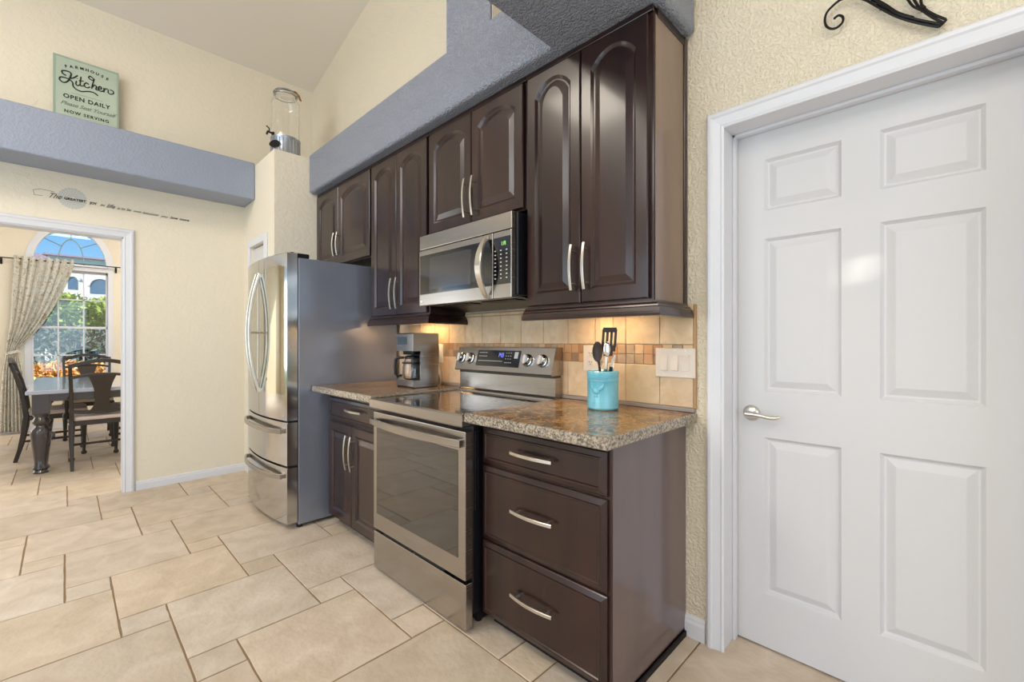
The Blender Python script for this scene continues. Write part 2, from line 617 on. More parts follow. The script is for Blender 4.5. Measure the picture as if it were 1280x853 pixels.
# ---- kitchen wall (right), with the doorway
DX0, DX1, DZ = -.620, .200, 2.035
mb = MB()
mb.box(-4.78, DX0-.012, WY, WY+.13, 0, 5.6)
mb.box(DX1+.012, 3.2, WY, WY+.13, 0, 5.6)
mb.box(DX0-.012, DX1+.012, WY, WY+.13, DZ+.012, 5.6)
struct(mb.build('wall_right', M['wall']))
mb = MB(); mb.box(DX0-.3, DX1+.3, 2.45, 2.5, 0, 2.4)
struct(mb.build('wall_behind_door', M['wall_smooth']))
# ---- back wall with the dining opening
OY0, OY1, OZ = -1.45, .335, 2.03
mb = MB()
mb.box(XB-.12, XB, OY1, WY+.13, 0, 3.90)
mb.box(XB-.12, XB, -3.3, OY0, 0, 3.90)
mb.box(XB-.12, XB, OY0, OY1, OZ, 3.90)
struct(mb.build('wall_back', M['wall_smooth']))
# ---- other walls of the kitchen, with the openings the daylight comes through
mb = MB()
mb.box(-4.78, -3.4, -3.3, -3.18, 0, 5.6); mb.box(.2, 3.2, -3.3, -3.18, 0, 5.6); mb.box(-3.4, .2, -3.3, -3.18, 2.5, 5.6)
struct(mb.build('wall_front', M['wall_smooth']))
mb = MB(); mb.box(-4.4, 4.5, -8.5, -3.3, 2.75, 2.9)  # unseen slab added to keep direct sun off the kitchen floor
struct(mb.build('ceiling_sun_block', M['ceiling']))
mb = MB()
mb.box(3.18, 3.3, .6, 1.93, 0, 5.9); mb.box(3.18, 3.3, -3.3, -2.4, 0, 5.9); mb.box(3.18, 3.3, -2.4, .6, 2.8, 5.9); mb.box(3.18, 3.3, -2.4, .6, 0, .4)
struct(mb.build('wall_east', M['wall_smooth']))
def cz(x): return 3.765+.25*(x-XB)
mb = MB()
mb.prism([(XB-.12, cz(XB-.12)), (3.3, cz(3.3)), (3.3, cz(3.3)+.1), (XB-.12, cz(XB-.12)+.1)], 'y', -3.3, WY+.13)
struct(mb.build('ceiling', M['ceiling']))

# ---- closet block in the corner and its door
KX, KY, KZ = -3.833, 1.18, 2.745
mb = MB()
mb.box(XB, -4.45, KY, WY, 0, KZ); mb.box(-4.05, KX, KY, WY, 0, KZ); mb.box(-4.45, -4.05, KY, WY, 2.04, KZ); mb.box(-4.45, -4.05, KY+.12, WY, 0, 2.04)
struct(mb.build('wall_closet', M['wall_smooth']))
mb = MB()
mb.box(-4.452, -4.048, KY+.02, KY+.055, .005, 2.03, .003)
d2 = struct(mb.build('door_2', M['door']), 'narrow white closet door beside the refrigerator')
mb = MB()
for (a, b, z0, z1) in ((-4.51, -4.45, 0, 2.10), (-4.05, -3.99, 0, 2.10)):
    mb.box(a, b, KY-.018, KY, z0, z1, .004)
mb.box(-4.45, -4.05, KY-.018, KY, 2.04, 2.10, .004)
struct(mb.build('trim_2', M['white']))

# ---- blue-gray beam over the dining opening
mb = MB(); mb.box(XB, -4.334, -3.18, KY, 2.446, 2.77, .012, 3)
struct(mb.build('trim_4', M['gray_smooth']), 'blue-grey beam across the back wall')
# ---- soffit over the cabinets, column and cross beam
SX1 = -.728
mb = MB(); mb.box(KX, SX1, 1.447, WY, 2.447, 2.772, .022, 4)
struct(mb.build('trim_5', M['gray']), 'blue-grey textured soffit above the dark cabinets')
mb = MB(); mb.box(-1.925, -1.578, 1.449, WY, 2.74, 4.7)
struct(mb.build('trim_6', M['gray']), 'blue-grey textured column rising from the soffit')
mb = MB(); mb.box(-1.5785, -1.574, 1.462, WY, 2.772, 4.7)
struct(mb.build('wall_niche', M['wall_smooth']), 'cream side of the column')
mb = MB(); mb.box(-1.203, SX1, -3.18, 1.50, 2.445, 2.775, .016, 3)
struct(mb.build('trim_7', M['gray']), 'blue-grey textured cross beam at the top of the picture')

# ---- baseboards
def baseboard(name, pts_fn, a, b):
    mb = MB()
    prof = [(0, 0), (.014, 0), (.014, .048), (.010, .058), (.010, .064), (.004, .072), (0, .072)]
    mb.ring_loft([[pts_fn(a, w, z) for w, z in prof], [pts_fn(b, w, z) for w, z in prof]])
    return struct(mb.build(name, M['white']))
baseboard('baseboard_back', lambda s, w_, z: Vector((XB+w_, s, z)), OY1+.072, KY)
baseboard('baseboard_right', lambda s, w_, z: Vector((s, WY-w_, z*1.2)), -.768, DX0-.068)
baseboard('baseboard_east', lambda s, w_, z: Vector((s, WY-w_, z*1.2)), DX1+.075, 3.18)

def casing(name, mp, a0, a1, ztop, w_=.066, t=.02):
    prof = [(-.0, 0), (0, .010), (.008, .014), (.012, .011), (.018, .012), (.040, .017), (.046, .022), (.056, .022), (.062, .018), (w_, .008), (w_, 0)]
    mb = MB()
    rings = []
    for st in range(4):
        ring = []
        for ww, tt in prof:
            x = a0-ww if st < 2 else a1+ww
            z = 0 if st in (0, 3) else ztop+ww
            ring.append(mp(x, tt, z))
        rings.append(ring)
    mb.ring_loft(rings)
    return mb
# doorway trim (casing, jamb and stop)
mb = casing('trim_1', lambda x, t, z: Vector((x, WY-t, z)), DX0+.004, DX1-.004, DZ-.004)
for (a, b, z0, z1) in ((DX0-.012, DX0, 0, DZ), (DX1, DX1+.012, 0, DZ), (DX0-.012, DX1+.012, DZ, DZ+.012)):
    mb.box(a, b, WY-.002, WY+.13, z0, z1)
mb.box(DX0, DX1, 1.895, 1.925, DZ-.012, DZ, .002)
mb.box(DX0, DX0+.0115, 1.895, 1.925, 0, DZ, .002)
mb.box(DX1-.0115, DX1, 1.895, 1.925, 0, DZ, .002)
struct(mb.build('trim_1', M['white']), 'white moulded casing around the six-panel door')
mb = casing('trim_3', lambda y, t, z: Vector((XB+t, y, z)), OY0+.004, OY1-.004, OZ-.004, .07)
mb.box(XB-.12, XB, OY1-.012, OY1, 0, OZ); mb.box(XB-.12, XB, OY0, OY0+.012, 0, OZ); mb.box(XB-.12, XB, OY0, OY1, OZ-.012, OZ)
struct(mb.build('trim_3', M['white']), 'white casing around the opening to the dining room')

# ---- six panel door
mb = MB()
YD = 1.928
x0, x1, z0, z1 = DX0+.003, DX1-.003, .008, DZ-.004
pc = [(-.512, -.268), (-.163, .081)]
pr_ = [(.215, .828), (1.008, 1.605), (1.715, 1.915)]
xs = [x0, pc[0][0], pc[0][1], pc[1][0], pc[1][1], x1]
zs = [z0, pr_[0][0], pr_[0][1], pr_[1][0], pr_[1][1], pr_[2][0], pr_[2][1], z1]
bmv = {}
def gv(i, j):
    if (i, j) not in bmv: bmv[(i, j)] = mb.bm.verts.new((xs[i], YD, zs[j]))
    return bmv[(i, j)]
for i in range(5):
    for j in range(7):
        if i in (1, 3) and j in (1, 3, 5): continue
        mb.bm.faces.new((gv(i, j), gv(i+1, j), gv(i+1, j+1), gv(i, j+1)))
for a, b in pc:
    for lo, hi in pr_:
        def R(d, y): return [Vector((a+d, y, lo+d)), Vector((b-d, y, lo+d)), Vector((b-d, y, hi-d)), Vector((a+d, y, hi-d))]
        mb.ring_loft([R(0, YD), R(.003, YD+.004), R(.010, YD+.012), R(.016, YD+.013), R(.040, YD+.002), R(.043, YD+.0015)], cap0=False)
mb.box(x0, x1, YD+.014, YD+.038, z0, z1)
for f_ in (((x0, YD, z0), (x0, YD+.014, z0), (x0, YD+.014, z1), (x0, YD, z1)), ((x1, YD, z0), (x1, YD+.014, z0), (x1, YD+.014, z1), (x1, YD, z1)),
           ((x0, YD, z0), (x1, YD, z0), (x1, YD+.014, z0), (x0, YD+.014, z0)), ((x0, YD, z1), (x1, YD, z1), (x1, YD+.014, z1), (x0, YD+.014, z1))):
    mb.bm.faces.new([mb.bm.verts.new(p) for p in f_])
door = struct(mb.build('door_1', M['door']), 'white six-panel door on the right')
mb = MB()
hx, hz = -.557, .919
mb.lathe([(.0, YD-.016), (.018, YD-.016), (.026, YD-.012), (.031, YD-.005), (.031, YD)], (hx, 0, hz), 24, 'y')
mb.lathe([(.011, YD-.052), (.011, YD-.012)], (hx, 0, hz), 16, 'y')
mb.tube([(hx-.008, YD-.050, hz), (hx+.02, YD-.052, hz+.001), (hx+.05, YD-.052, hz-.002), (hx+.075, YD-.050, hz-.007), (hx+.094, YD-.046, hz-.006), (hx+.104, YD-.040, hz-.002)], [.011, .010, .0085, .0075, .007, .006], 12)
mb.build('door_handle', M['nickel'], door, 'satin nickel lever handle', local=True)

# ================================================================== UPPER CABINETS
YF = 1.507      # face of the doors
YC = 1.527      # face frame
CT = 2.443
def upper(label, x0, x1, zb, split, xr_gap=0.0, side=False, hz=1.51, hl=.19, gaps=(.012, .012), rail=None, rise=.05):
    t = thing('upper_cabinet', label, 'cabinet', ((x0+x1)/2, WY, zb), group='dark upper cabinets')
    mb = MB()
    mb.box(x0, x1, YC, WY-.001, zb, CT, .002)
    mb.box(x0, x1, YC-.012, YC+.02, CT-.022, CT+.003, .004)
    if side:
        mb.box(x1, x1+.006, YC+.02, WY-.02, CT-.035, CT, .003)
        mb.box(x1, x1+.010, WY-.028, WY-.001, zb, CT, .004)
    mb.build('cabinet_body', [M['wood']] if not side else [M['wood']], t)
    if side:
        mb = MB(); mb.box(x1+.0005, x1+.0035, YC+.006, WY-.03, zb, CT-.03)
        mb.build('side_panel', M['upper_side_reflection'], t, 'dark glossy end panel with painted wall reflection')
    for k, (a, b) in enumerate(((x0+gaps[0], split-.0025), (split+.0025, x1-gaps[1]))):
        mb = MB()
        door_front(mb, a, b, zb+.008, CT-.028, YC, YF, .052, .06, rise, True, .05)
        d = mb.build('cabinet_door', M['wood'], t)
        hx = (b-.030) if k == 0 else (a+.030)
        bow_handle(d, hx, hz, YF, hl)
    if rail:
        mb = MB()
        r0 = zb-.058
        prof = [(0, zb), (-.016, zb), (-.018, zb-.008), (-.028, zb-.016), (-.030, zb-.022), (-.036, zb-.026), (-.040, zb-.040), (-.042, zb-.050), (-.040, r0), (0.0, r0)]
        xa, xb = x0-.0, x1
        left, right = 'l' in rail[0], 'r' in rail[0]
        rings = []
        if left:
            rings.append([Vector((xa+p, WY-.019, z)) for p, z in prof])
        rings.append([Vector((xa+(p if left else 0), YC+p, z)) for p, z in prof])
        rings.append([Vector((xb-(p if right else 0), YC+p, z)) for p, z in prof])
        if right:
            rings.append([Vector((xb-p, WY-.019, z)) for p, z in prof])
        mb.ring_loft(rings)
        mb.box(x0+.002, x1-.002, YC+.02, WY-.019, zb-.004, zb+.0)
        mb.build('light_rail', M['wood'], t)
    return t
upper('short dark two-door wall cabinet above the refrigerator', KX+.004, -2.884, 1.800, -3.405, hz=1.962, hl=.18)
upper('tall dark narrow two-door wall cabinet between refrigerator and microwave', -2.882, -2.190, 1.366, -2.54, hz=1.512, hl=.20, rail=('r', ''))
upper('short dark two-door wall cabinet directly above the microwave', -2.186, -1.405, 1.822, -1.790, hz=1.962, hl=.205)
upper('tall dark two-door wall cabinet at the right end, next to the white door', -1.403, -.770, 1.356, -1.088, side=True, hz=1.512, hl=.19, rail=('r', ''), gaps=(.014, .016), rise=.06)

# ---- under cabinet lights
def under_light(x, label, pw):
    t = thing('undercabinet_light', label, 'light', (x, 1.68, 1.345 if x > -1.5 else 1.352), group='lights under the wall cabinets')
    zt = 1.351 if x > -1.5 else 1.361
    mb = MB(); mb.box(x-.15, x+.15, 1.66, 1.70, zt-.016, zt, .003); mb.build('housing', M['plate_white'], t)
    mb = MB(); mb.box(x-.14, x+.14, 1.665, 1.695, zt-.018, zt-.0155); mb.build('diffuser', mat('warm_diffuser', (255, 220, 170), .5, emit=(255, 200, 130), estr=.8), t)
    area('undercabinet_glow', (x, 1.68, zt-.024), (0, 0, 0), .28, .03, pw, (1, .66, .33)).data.specular_factor = 0.05
under_light(-2.50, 'slim warm light under the wall cabinet above the coffee maker', 1.5)
under_light(-1.10, 'slim warm light under the wall cabinet above the blue crock', 1.0)

# ================================================================== MICROWAVE
MX0, MX1 = -2.160, -1.404
t = thing('microwave', 'stainless steel over-the-range microwave with curved handle above the stove', 'microwave', ((MX0+MX1)/2, WY, 1.40))
mb = MB()
mb.box(MX0+.004, MX1+.0, 1.462, WY-.002, 1.418, 1.800, .004)
mb.prism([(1.50, 1.418), (WY-.01, 1.418), (WY-.01, 1.385), (1.70, 1.378)], 'x', MX0+.02, MX1-.02)
mb.build('microwave_body', M['black_plastic'], t)
YM = 1.432
mb = MB(); mb.box(MX0, MX1-.012, YM+.002, 1.462, 1.722, 1.802, .004, 3)
mb.build('top_panel', M['steel'], t)
mb = MB()
mb.box(MX0, -1.541, YM, 1.462, 1.404, 1.718, .004, 3)
dr = mb.build('microwave_door', M['steel'], t)
mb = MB(); mb.box(-2.150, -1.545, YM-.0015, YM+.004, 1.468, 1.688)
mb.build('door_window', M['black_gloss'], dr)
mb = MB(); mb.box(-2.055, -1.700, YM-.0022, YM-.001, 1.492, 1.668)
mb.build('window_mesh', mat('microwave_mesh', (52, 52, 56), .12, coat=.8), dr)
mb = MB()
pts = []
for i in range(17):
    tt = -1+2*i/16
    pts.append((-1.575, YM-.010-.052*(1-tt*tt), 1.560+tt*.148))
mb.bar(pts, [.012+.006*(1-abs(-1+2*i/16)) for i in range(17)], [.020+.022*(1-abs(-1+2*i/16)**2) for i in range(17)], (1, 0, 0))
mb.box(-1.585, -1.565, YM-.012, YM, 1.405+.004, 1.428, .003); mb.box(-1.585, -1.565, YM-.012, YM, 1.692, 1.712, .003)
mb.build('handle', M['nickel'], dr)
mb = MB()
mb.box(-1.539, MX1-.012, YM, 1.462, 1.404, 1.718, .004, 3)
cp = mb.build('control_panel', M['steel'], t)
mb = MB(); mb.box(-1.537, MX1-.016, YM-.0015, YM+.004, 1.470, 1.690); mb.build('keypad', M['black_gloss'], cp)
for j in range(8):
    for k in range(3):
        xx = -1.522+k*.038; zz = 1.628-j*.0185
        mb = MB(); mb.box(xx-.005, xx+.005, YM-.0022, YM-.0012, zz-.0025, zz+.0025)
        mb.build('key', M['mark'], cp)
mb = MB()
for (a, b, c_, d_) in ((-1.478, -1.474, 1.650, 1.668), (-1.466, -1.462, 1.650, 1.668), (-1.466, -1.452, 1.664, 1.668), (-1.466, -1.452, 1.657, 1.660), (-1.456, -1.452, 1.650, 1.668)):
    mb.box(a, b, YM-.0022, YM-.0012, c_, d_)
mb.build('clock_digits', M['clock'], cp)
mb = MB()
mb.box(MX0+.02, MX1-.03, 1.475, 1.70, 1.408, 1.420, .003)
mb.build('bottom_panel', mat('microwave_underside', (150, 146, 140), .4, metal=.6), t)
mb = MB()
for k in range(2):
    xa = -2.02+k*.32
    for j in range(7):
        mb.box(xa, xa+.24, 1.50+j*.018, 1.510+j*.018, 1.402, 1.4085)
mb.build('vent_grill', M['black_plastic'], t)
mb = MB(); mb.box(MX0+.012, MX0+.03, YM-.0012, YM+.001, 1.424, 1.436, .0003); mb.build('badge', M['nickel'], t)

# ================================================================== RANGE
RX0, RX1 = -2.163, -1.398
t = thing('range', 'freestanding stainless steel electric range with black glass cooktop', 'stove', ((RX0+RX1)/2, 1.45, 0))
mb = MB()
mb.box(RX0+.004, RX1-.002, 1.19, 1.775, .075, .862, .003)
mb.box(RX0+.03, RX1-.03, 1.24, 1.74, .012, .08)
# pressed ribs along the near side
mb.box(RX1-.004, RX1+.004, 1.198, 1.204, .50, .83, .001); mb.box(RX1-.004, RX1+.004, 1.210, 1.216, .50, .83, .001)
mb.build('range_body', M['black_plastic'], t)
for x in (RX0+.05, RX1-.05):
    for y in (1.26, 1.70):
        mb = MB(); mb.lathe([(.016, 0), (.016, .014)], (x, y, 0), 12)
        mb.build('foot', M['dark'], t)
YR = 1.148
mb = MB(); mb.box(RX0+.003, RX1-.003, YR, 1.19, .222, .834, .004, 3)
dr = mb.build('oven_door', M['steel'], t)
mb = MB(); mb.box(RX0+.038, RX1-.048, YR-.0015, YR+.004, .305, .752, .001)
mb.build('oven_window', M['oven_glass'], dr)
mb = MB()
pts, ws, hs = [], [], []
for i in range(21):
    u = -1+2*i/20
    pts.append(((RX0+RX1)/2+u*.372, YR-.018-.034*(1-u*u), .786))
    hs.append(.036-.006*abs(u)); ws.append(.014)
mb.bar(pts, ws, hs, (0, 0, 1))
for s in (-1, 1):
    xx = (RX0+RX1)/2+s*.358
    mb.box(xx-.014, xx+.014, YR-.022, YR+.002, .770, .802, .004)
mb.build('handle', M['steel'], dr)
mb = MB(); mb.box(RX0+.003, RX1-.003, YR+.002, 1.19, .018, .206, .004, 3)
sd_ = mb.build('storage_drawer', M['steel'], t)
mb = MB(); mb.box(RX0+.09, RX1-.16, YR+.010, 1.19, .206, .222); mb.build('drawer_gap', M['dark'], t)
mb = MB()
CY0, CY1 = 1.128, 1.735
zc = .905
def RR(d, z): return [Vector((RX0+d-.002, CY0+d, z)), Vector((RX1-d+.002, CY0+d, z)), Vector((RX1-d+.002, CY1, z)), Vector((RX0+d-.002, CY1, z))]
mb.ring_loft([RR(.004, zc-.052), RR(0, zc-.046), RR(0, zc-.006), RR(.006, zc), RR(.020, zc), RR(.022, zc-.003)])
ct = mb.build('cooktop_frame', M['steel'], t)
mb = MB(); mb.box(RX0+.020, RX1-.020, CY0+.022, CY1-.02, zc-.006, zc-.0015)
gl_ = mb.build('glass_cooktop', M['black_gloss'], t)
MR = mat('burner_ring_gray', (70, 70, 74), .3)
for (x, y, r_) in ((-2.0, 1.30, .10), (-1.57, 1.30, .115), (-2.0, 1.57, .08), (-1.57, 1.57, .09)):
    mb = MB()
    for rr in (r_, r_*.6):
        n = 40
        mb.ring_loft([[Vector((x+rr*math.cos(2*PI*k/n), y+rr*math.sin(2*PI*k/n), zc-.0013)) for k in range(n)],
                      [Vector((x+(rr-.002)*math.cos(2*PI*k/n), y+(rr-.002)*math.sin(2*PI*k/n), zc-.0013)) for k in range(n)]], False, False)
    mb.build('burner_ring', MR, gl_)
# backguard: lower riser, dark vent strip and tilted control panel
mb = MB()
mb.prism([(1.712, zc-.004), (1.716, .912), (1.728, .925), (1.728, 1.018), (1.780, 1.018), (1.780, zc-.004)], 'x', RX0+.006, RX1-.002)
bgd = mb.build('backguard_riser', M['steel'], t)
mb = MB(); mb.box(RX0+.012, RX1-.006, 1.722, 1.780, 1.016, 1.036); mb.build('vent_strip', M['black_gloss'], t)
mb = MB()
mb.prism([(1.690, 1.036), (1.692, 1.030), (1.780, 1.030), (1.780, 1.172), (1.735, 1.172), (1.728, 1.168)], 'x', RX0, RX1+.002)
cpn = mb.build('control_console', M['steel'], t)
def cons(x, z, off=0):     # point on the tilted console face
    f = (z-1.036)/(1.168-1.036)
    return Vector((x, 1.690+f*.038-off, z))
nrm = Vector((0, -(1.168-1.036), .038)).normalized()
def cbox(mb, xa, xb, za, zb, off, th):
    r0 = [cons(xa, za), cons(xb, za), cons(xb, zb), cons(xa, zb)]
    mb.ring_loft([[p+nrm*(off) for p in r0], [p+nrm*(off+th) for p in r0]])
mb = MB(); cbox(mb, -1.975, -1.628, 1.062, 1.152, -.001, .002); disp = mb.build('display', M['black_gloss'], cpn)
mb = MB()
for (xa, z_, n_, st, ww) in ((-1.955, 1.138, 5, .014, .004), (-1.955, 1.118, 6, .012, .0035), (-1.955, 1.092, 15, .0135, .004), (-1.735, 1.138, 3, .018, .003), (-1.735, 1.122, 3, .018, .003), (-1.735, 1.106, 3, .018, .003), (-1.735, 1.086, 4, .014, .004)):
    mb = MB()
    for k in range(n_):
        cbox(mb, xa+k*st-ww, xa+k*st+ww, z_-.002, z_+.002, .001, .0006)
    mb.build('marking', M['mark'], cpn)
mb = MB()
cbox(mb, -1.672, -1.645, 1.110, 1.144, .001, .0006)
mb.build('start_button', M['mark'], cpn)
mb = MB()
for (a, b, c_, d_) in ((-1.793, -1.790, 1.115, 1.138), (-1.785, -1.782, 1.128, 1.138), (-1.785, -1.772, 1.125, 1.128), (-1.775, -1.772, 1.115, 1.138), (-1.768, -1.757, 1.135, 1.138), (-1.768, -1.757, 1.125, 1.128), (-1.768, -1.757, 1.115, 1.118), (-1.760, -1.757, 1.115, 1.138)):
    cbox(mb, a, b, c_, d_, .001, .0006)
mb.build('clock_digits', M['clock_blue'], cpn)
rot = nrm.to_track_quat('Z', 'Y').to_matrix().to_4x4()
for xk in (-2.118, -2.035, -1.572, -1.468):
    mb = MB()
    mb.lathe([(.031, 0), (.031, .004), (.027, .006), (.026, .024), (.023, .028), (0.001, .028)], seg=28)
    mb.mi = 1
    mb.box(-.0045, .0045, -.024, .024, .026, .034, .002)
    b = mb.bm
    bmesh.ops.transform(b, matrix=Matrix.Translation(cons(xk, 1.103)) @ rot, verts=b.verts)
    kn = mb.build('knob', [M['chrome'], M['nickel']], t)
    mb = MB()
    mb.lathe([(.034, 0), (.034, .0025), (.030, .003)], seg=28)
    bmesh.ops.transform(mb.bm, matrix=Matrix.Translation(cons(xk, 1.103)) @ rot, verts=mb.bm.verts)
    mb.build('knob_ring', M['black_plastic'], kn)

# ================================================================== BASE CABINETS
YB = 1.223
def base_body(t, x0, x1, label=None):
    mb = MB()
    mb.box(x0, x1, YB+.020, WY-.002, .085, .872, .002)
    return mb
# right: three drawers
t = thing('base_cabinet', 'dark wooden base cabinet with three drawers right of the stove', 'cabinet', (-1.085, WY, 0), group='dark base cabinets')
x0, x1 = -1.392, -.771
mb = base_body(t, x0, x1)
mb.box(x1-.018, x1, YB+.018, WY-.002, 0.004, .09)
mb.build('cabinet_body', M['wood'], t)
mb = MB(); mb.box(x1-.0005, x1+.003, YB+.022, WY-.003, .03, .873); mb.build('side_panel', M['wood_side_reflection'], t, 'glossy dark end panel with painted door reflection')
mb = MB(); mb.box(x0+.004, x1-.018, YB+.075, YB+.09, 0.002, .085)
mb.box(x1+.003, x1+.013, YB+.022, WY-.016, 0.0, .024, .004); mb.build('toe_kick', M['dark'], t)
for z0, z1, hz in ((.698, .846, .775), (.384, .688, .550), (.070, .374, .228)):
    mb = MB(); drawer_front(mb, x0+.002, x1-.014, z0, z1, YB+.020, YB)
    d = mb.build('drawer', M['wood'], t)
    bow_handle(d, -1.097, hz, YB+.004, .205, False)
# left: one drawer over two doors
t = thing('base_cabinet', 'dark wooden base cabinet with one drawer and two doors left of the stove', 'cabinet', (-2.53, WY, 0), group='dark base cabinets')
x0, x1 = -2.905, -2.168
mb = base_body(t, x0, x1); mb.build('cabinet_body', M['wood'], t)
mb = MB(); mb.box(x0+.004, x1-.004, YB+.075, YB+.09, 0.002, .085); mb.build('toe_kick', M['dark'], t)
mb = MB(); drawer_front(mb, x0+.004, x1-.02, .698, .838, YB+.020, YB)
d = mb.build('drawer', M['wood'], t); bow_handle(d, -2.528, .782, YB+.004, .205, False)
for k, (a, b) in enumerate(((x0+.004, -2.579), (-2.573, x1-.02))):
    mb = MB(); door_front(mb, a, b, .072, .684, YB+.020, YB, .052, .055, 0, True)
    d = mb.build('cabinet_door', M['wood'], t)
    bow_handle(d, (b-.030) if k == 0 else (a+.030), .525, YB, .21)

# ---- worktops
def worktop(x0, x1, label):
    mb = MB()
    y0 = 1.137
    def R(d, z, k=1): return [Vector((x0+d*k, y0+d, z)), Vector((x1-d*k, y0+d, z)), Vector((x1-d*k, WY-.001, z)), Vector((x0+d*k, WY-.001, z))]
    rings = [R(.004, .875), R(0, .879), R(0, .908), R(.002, .912), R(.006, .914)]
    vr = [[mb.bm.verts.new(p) for p in r] for r in rings]
    for a, b in zip(vr, vr[1:]):
        for i in range(4):
            f = mb.bm.faces.new((a[i], a[(i+1) % 4], b[(i+1) % 4], b[i])); f.material_index = 1
    f = mb.bm.faces.new(vr[-1]); f.material_index = 0
    f = mb.bm.faces.new(list(reversed(vr[0]))); f.material_index = 1
    o = at_origin(mb.build('worktop', [M['granite'], M['granite_edge']]))
    return tag(o, label, 'countertop', 'granite worktops')
worktop(-2.955, RX0-.004, 'brown granite worktop under the coffee maker, left of the stove')
worktop(RX1+.004, -.722, 'brown granite worktop under the blue utensil crock, right of the stove')

# ---- backsplash
mb = MB()
mb.box(-2.955, -.733, WY-.008, WY-.0005, .915, 1.354)
mb.box(-2.186, -1.408, WY-.008, WY-.0005, 1.354, 1.376)
lay = mb.bm.loops.layers.float_color.new('tone')
YS = WY-.013
def stile(x0, x1, z0, z1, c, g=.0013):
    n0 = len(mb.bm.faces); mb.mi = 1
    def R(d, y): return [Vector((x0+g+d, y, z0+g+d)), Vector((x1-g-d, y, z0+g+d)), Vector((x1-g-d, y, z1-g-d)), Vector((x0+g+d, y, z1-g-d))]
    mb.ring_loft([R(0, WY-.007), R(0, YS+.0015), R(.002, YS)], cap0=False)
    mb.bm.faces.ensure_lookup_table()
    for f in mb.bm.faces[n0:]:
        for l in f.loops: l[lay] = c
random.seed(3)
xg = [-.733-.0]; xx = -.877
while xx > -2.955: xg.append(xx); xx -= .1633
xg.append(-2.955)
for a, b in zip(xg, xg[1:]):
    for z0, z1 in ((.932, 1.103), (1.190, 1.354)):
        k = random.uniform(.9, 1.04)
        stile(b, a, z0, z1, (k, k*random.uniform(.96, 1), k*random.uniform(.9, 1), 1))
    if -2.2 < (a+b)/2 < -1.35:
        stile(max(b, -2.184), min(a, -1.41), 1.356, 1.374, (1, .97, .9, 1))
xx = -.733
pal = [(.90, .82, .72), (.50, .48, .47), (.68, .60, .52), (.44, .36, .31), (.80, .58, .40), (.60, .58, .58), (.66, .45, .30), (.95, .88, .78), (.56, .50, .46)]
while xx-.0437 > -2.955:
    for z0, z1 in ((1.103, 1.1465), (1.1465, 1.190)):
        c = random.choice(pal); stile(xx-.0437, xx, z0, z1, (*c, 1), .001)
    xx -= .0437
mb.mi = 2
mb.box(-2.955, -.728, WY-.018, WY-.001, .915, .931, .002)
mb.mi = 3
mb.box(-.733, -.722, WY-.014, WY-.0005, .931, 1.354, .003)
o = mb.build('backsplash', [M['splash_grout'], M['splash'], M['strip'], mat('bullnose_edge', (176, 140, 98), .4)])
tag(at_origin(o), 'beige stone tile backsplash with a band of small mosaic squares', 'backsplash')

# ================================================================== REFRIGERATOR
FX0, FX1 = -3.815, -2.972
fc, fw = (FX0+FX1)/2, (FX1-FX0)/2
t = thing('refrigerator', 'stainless steel french door refrigerator with two bottom drawers', 'refrigerator', (fc, 1.4, 0))
mb = MB(); mb.box(FX0+.004, FX1, 1.058, 1.770, .022, 1.742, .004)
mb.build('refrigerator_body', M['fridge_side'], t, 'grey side')
for x in (FX0+.06, FX1-.03):
    for y in (1.075, 1.72):
        mb = MB(); mb.lathe([(.018, 0), (.018, .024)], (x, y, 0), 12); mb.build('foot', M['dark'], t)
def yfr(x): return .990-.042*(1-((x-fc)/fw)**2)
def fr_slab(xa, xb, z0, z1, n=14):
    mb = MB()
    xsn = [xa+(xb-xa)*i/n for i in range(n+1)]
    def ring(z, d):
        o_ = [Vector((x if 0 < i < n else (x+d if i == 0 else x-d), yfr(x)+d, z)) for i, x in enumerate(xsn)]
        return o_+[Vector((xb-d, 1.052, z)), Vector((xa+d, 1.052, z))]
    mb.ring_loft([ring(z0, .004), ring(z0+.004, 0), ring(z1-.004, 0), ring(z1, .004)], smooth=True)
    return mb
for k, (a, b) in enumerate(((FX0, fc-.002), (fc+.002, FX1))):
    d = fr_slab(a, b, .694, 1.768).build('refrigerator_door', M['steel_fridge'], t, sharp=30)
    # flat mirror-like inset panel following the door front
    mb = MB()
    pa, pb = (a+.05, b-.035) if k == 0 else (a+.035, b-.035)
    n = 10
    def ring2(z, d, off):
        return [Vector((pa+(pb-pa)*i/n, yfr(pa+(pb-pa)*i/n)-off, z)) for i in range(n+1)] + [Vector((pa+(pb-pa)*i/n, yfr(pa+(pb-pa)*i/n)+.004, z)) for i in range(n, -1, -1)]
    mb.ring_loft([ring2(.862, 0, .0015), ring2(1.692, 0, .0015)], smooth=True)
    mb.build('mirror_panel', M['mirror'], d, sharp=30)
    hx = (b-.028) if k == 0 else (a+.028)
    mb = MB()
    pts = []; hs = []; ws = []
    for i in range(25):
        u = -1+2*i/24
        pts.append((hx, yfr(hx)-.008-.062*(1-u*u), 1.262+u*.405)); hs.append(.022); ws.append(.016)
    mb.bar(pts, ws, hs, (1, 0, 0))
    mb.box(hx-.010, hx+.010, yfr(hx)-.012, yfr(hx)+.002, .856, .885, .003); mb.box(hx-.010, hx+.010, yfr(hx)-.012, yfr(hx)+.002, 1.640, 1.669, .003)
    mb.tube([(hx, yfr(hx), 1.262), (hx, yfr(hx)-.066, 1.262)], .006, 8)
    mb.build('handle', M['nickel'], d)
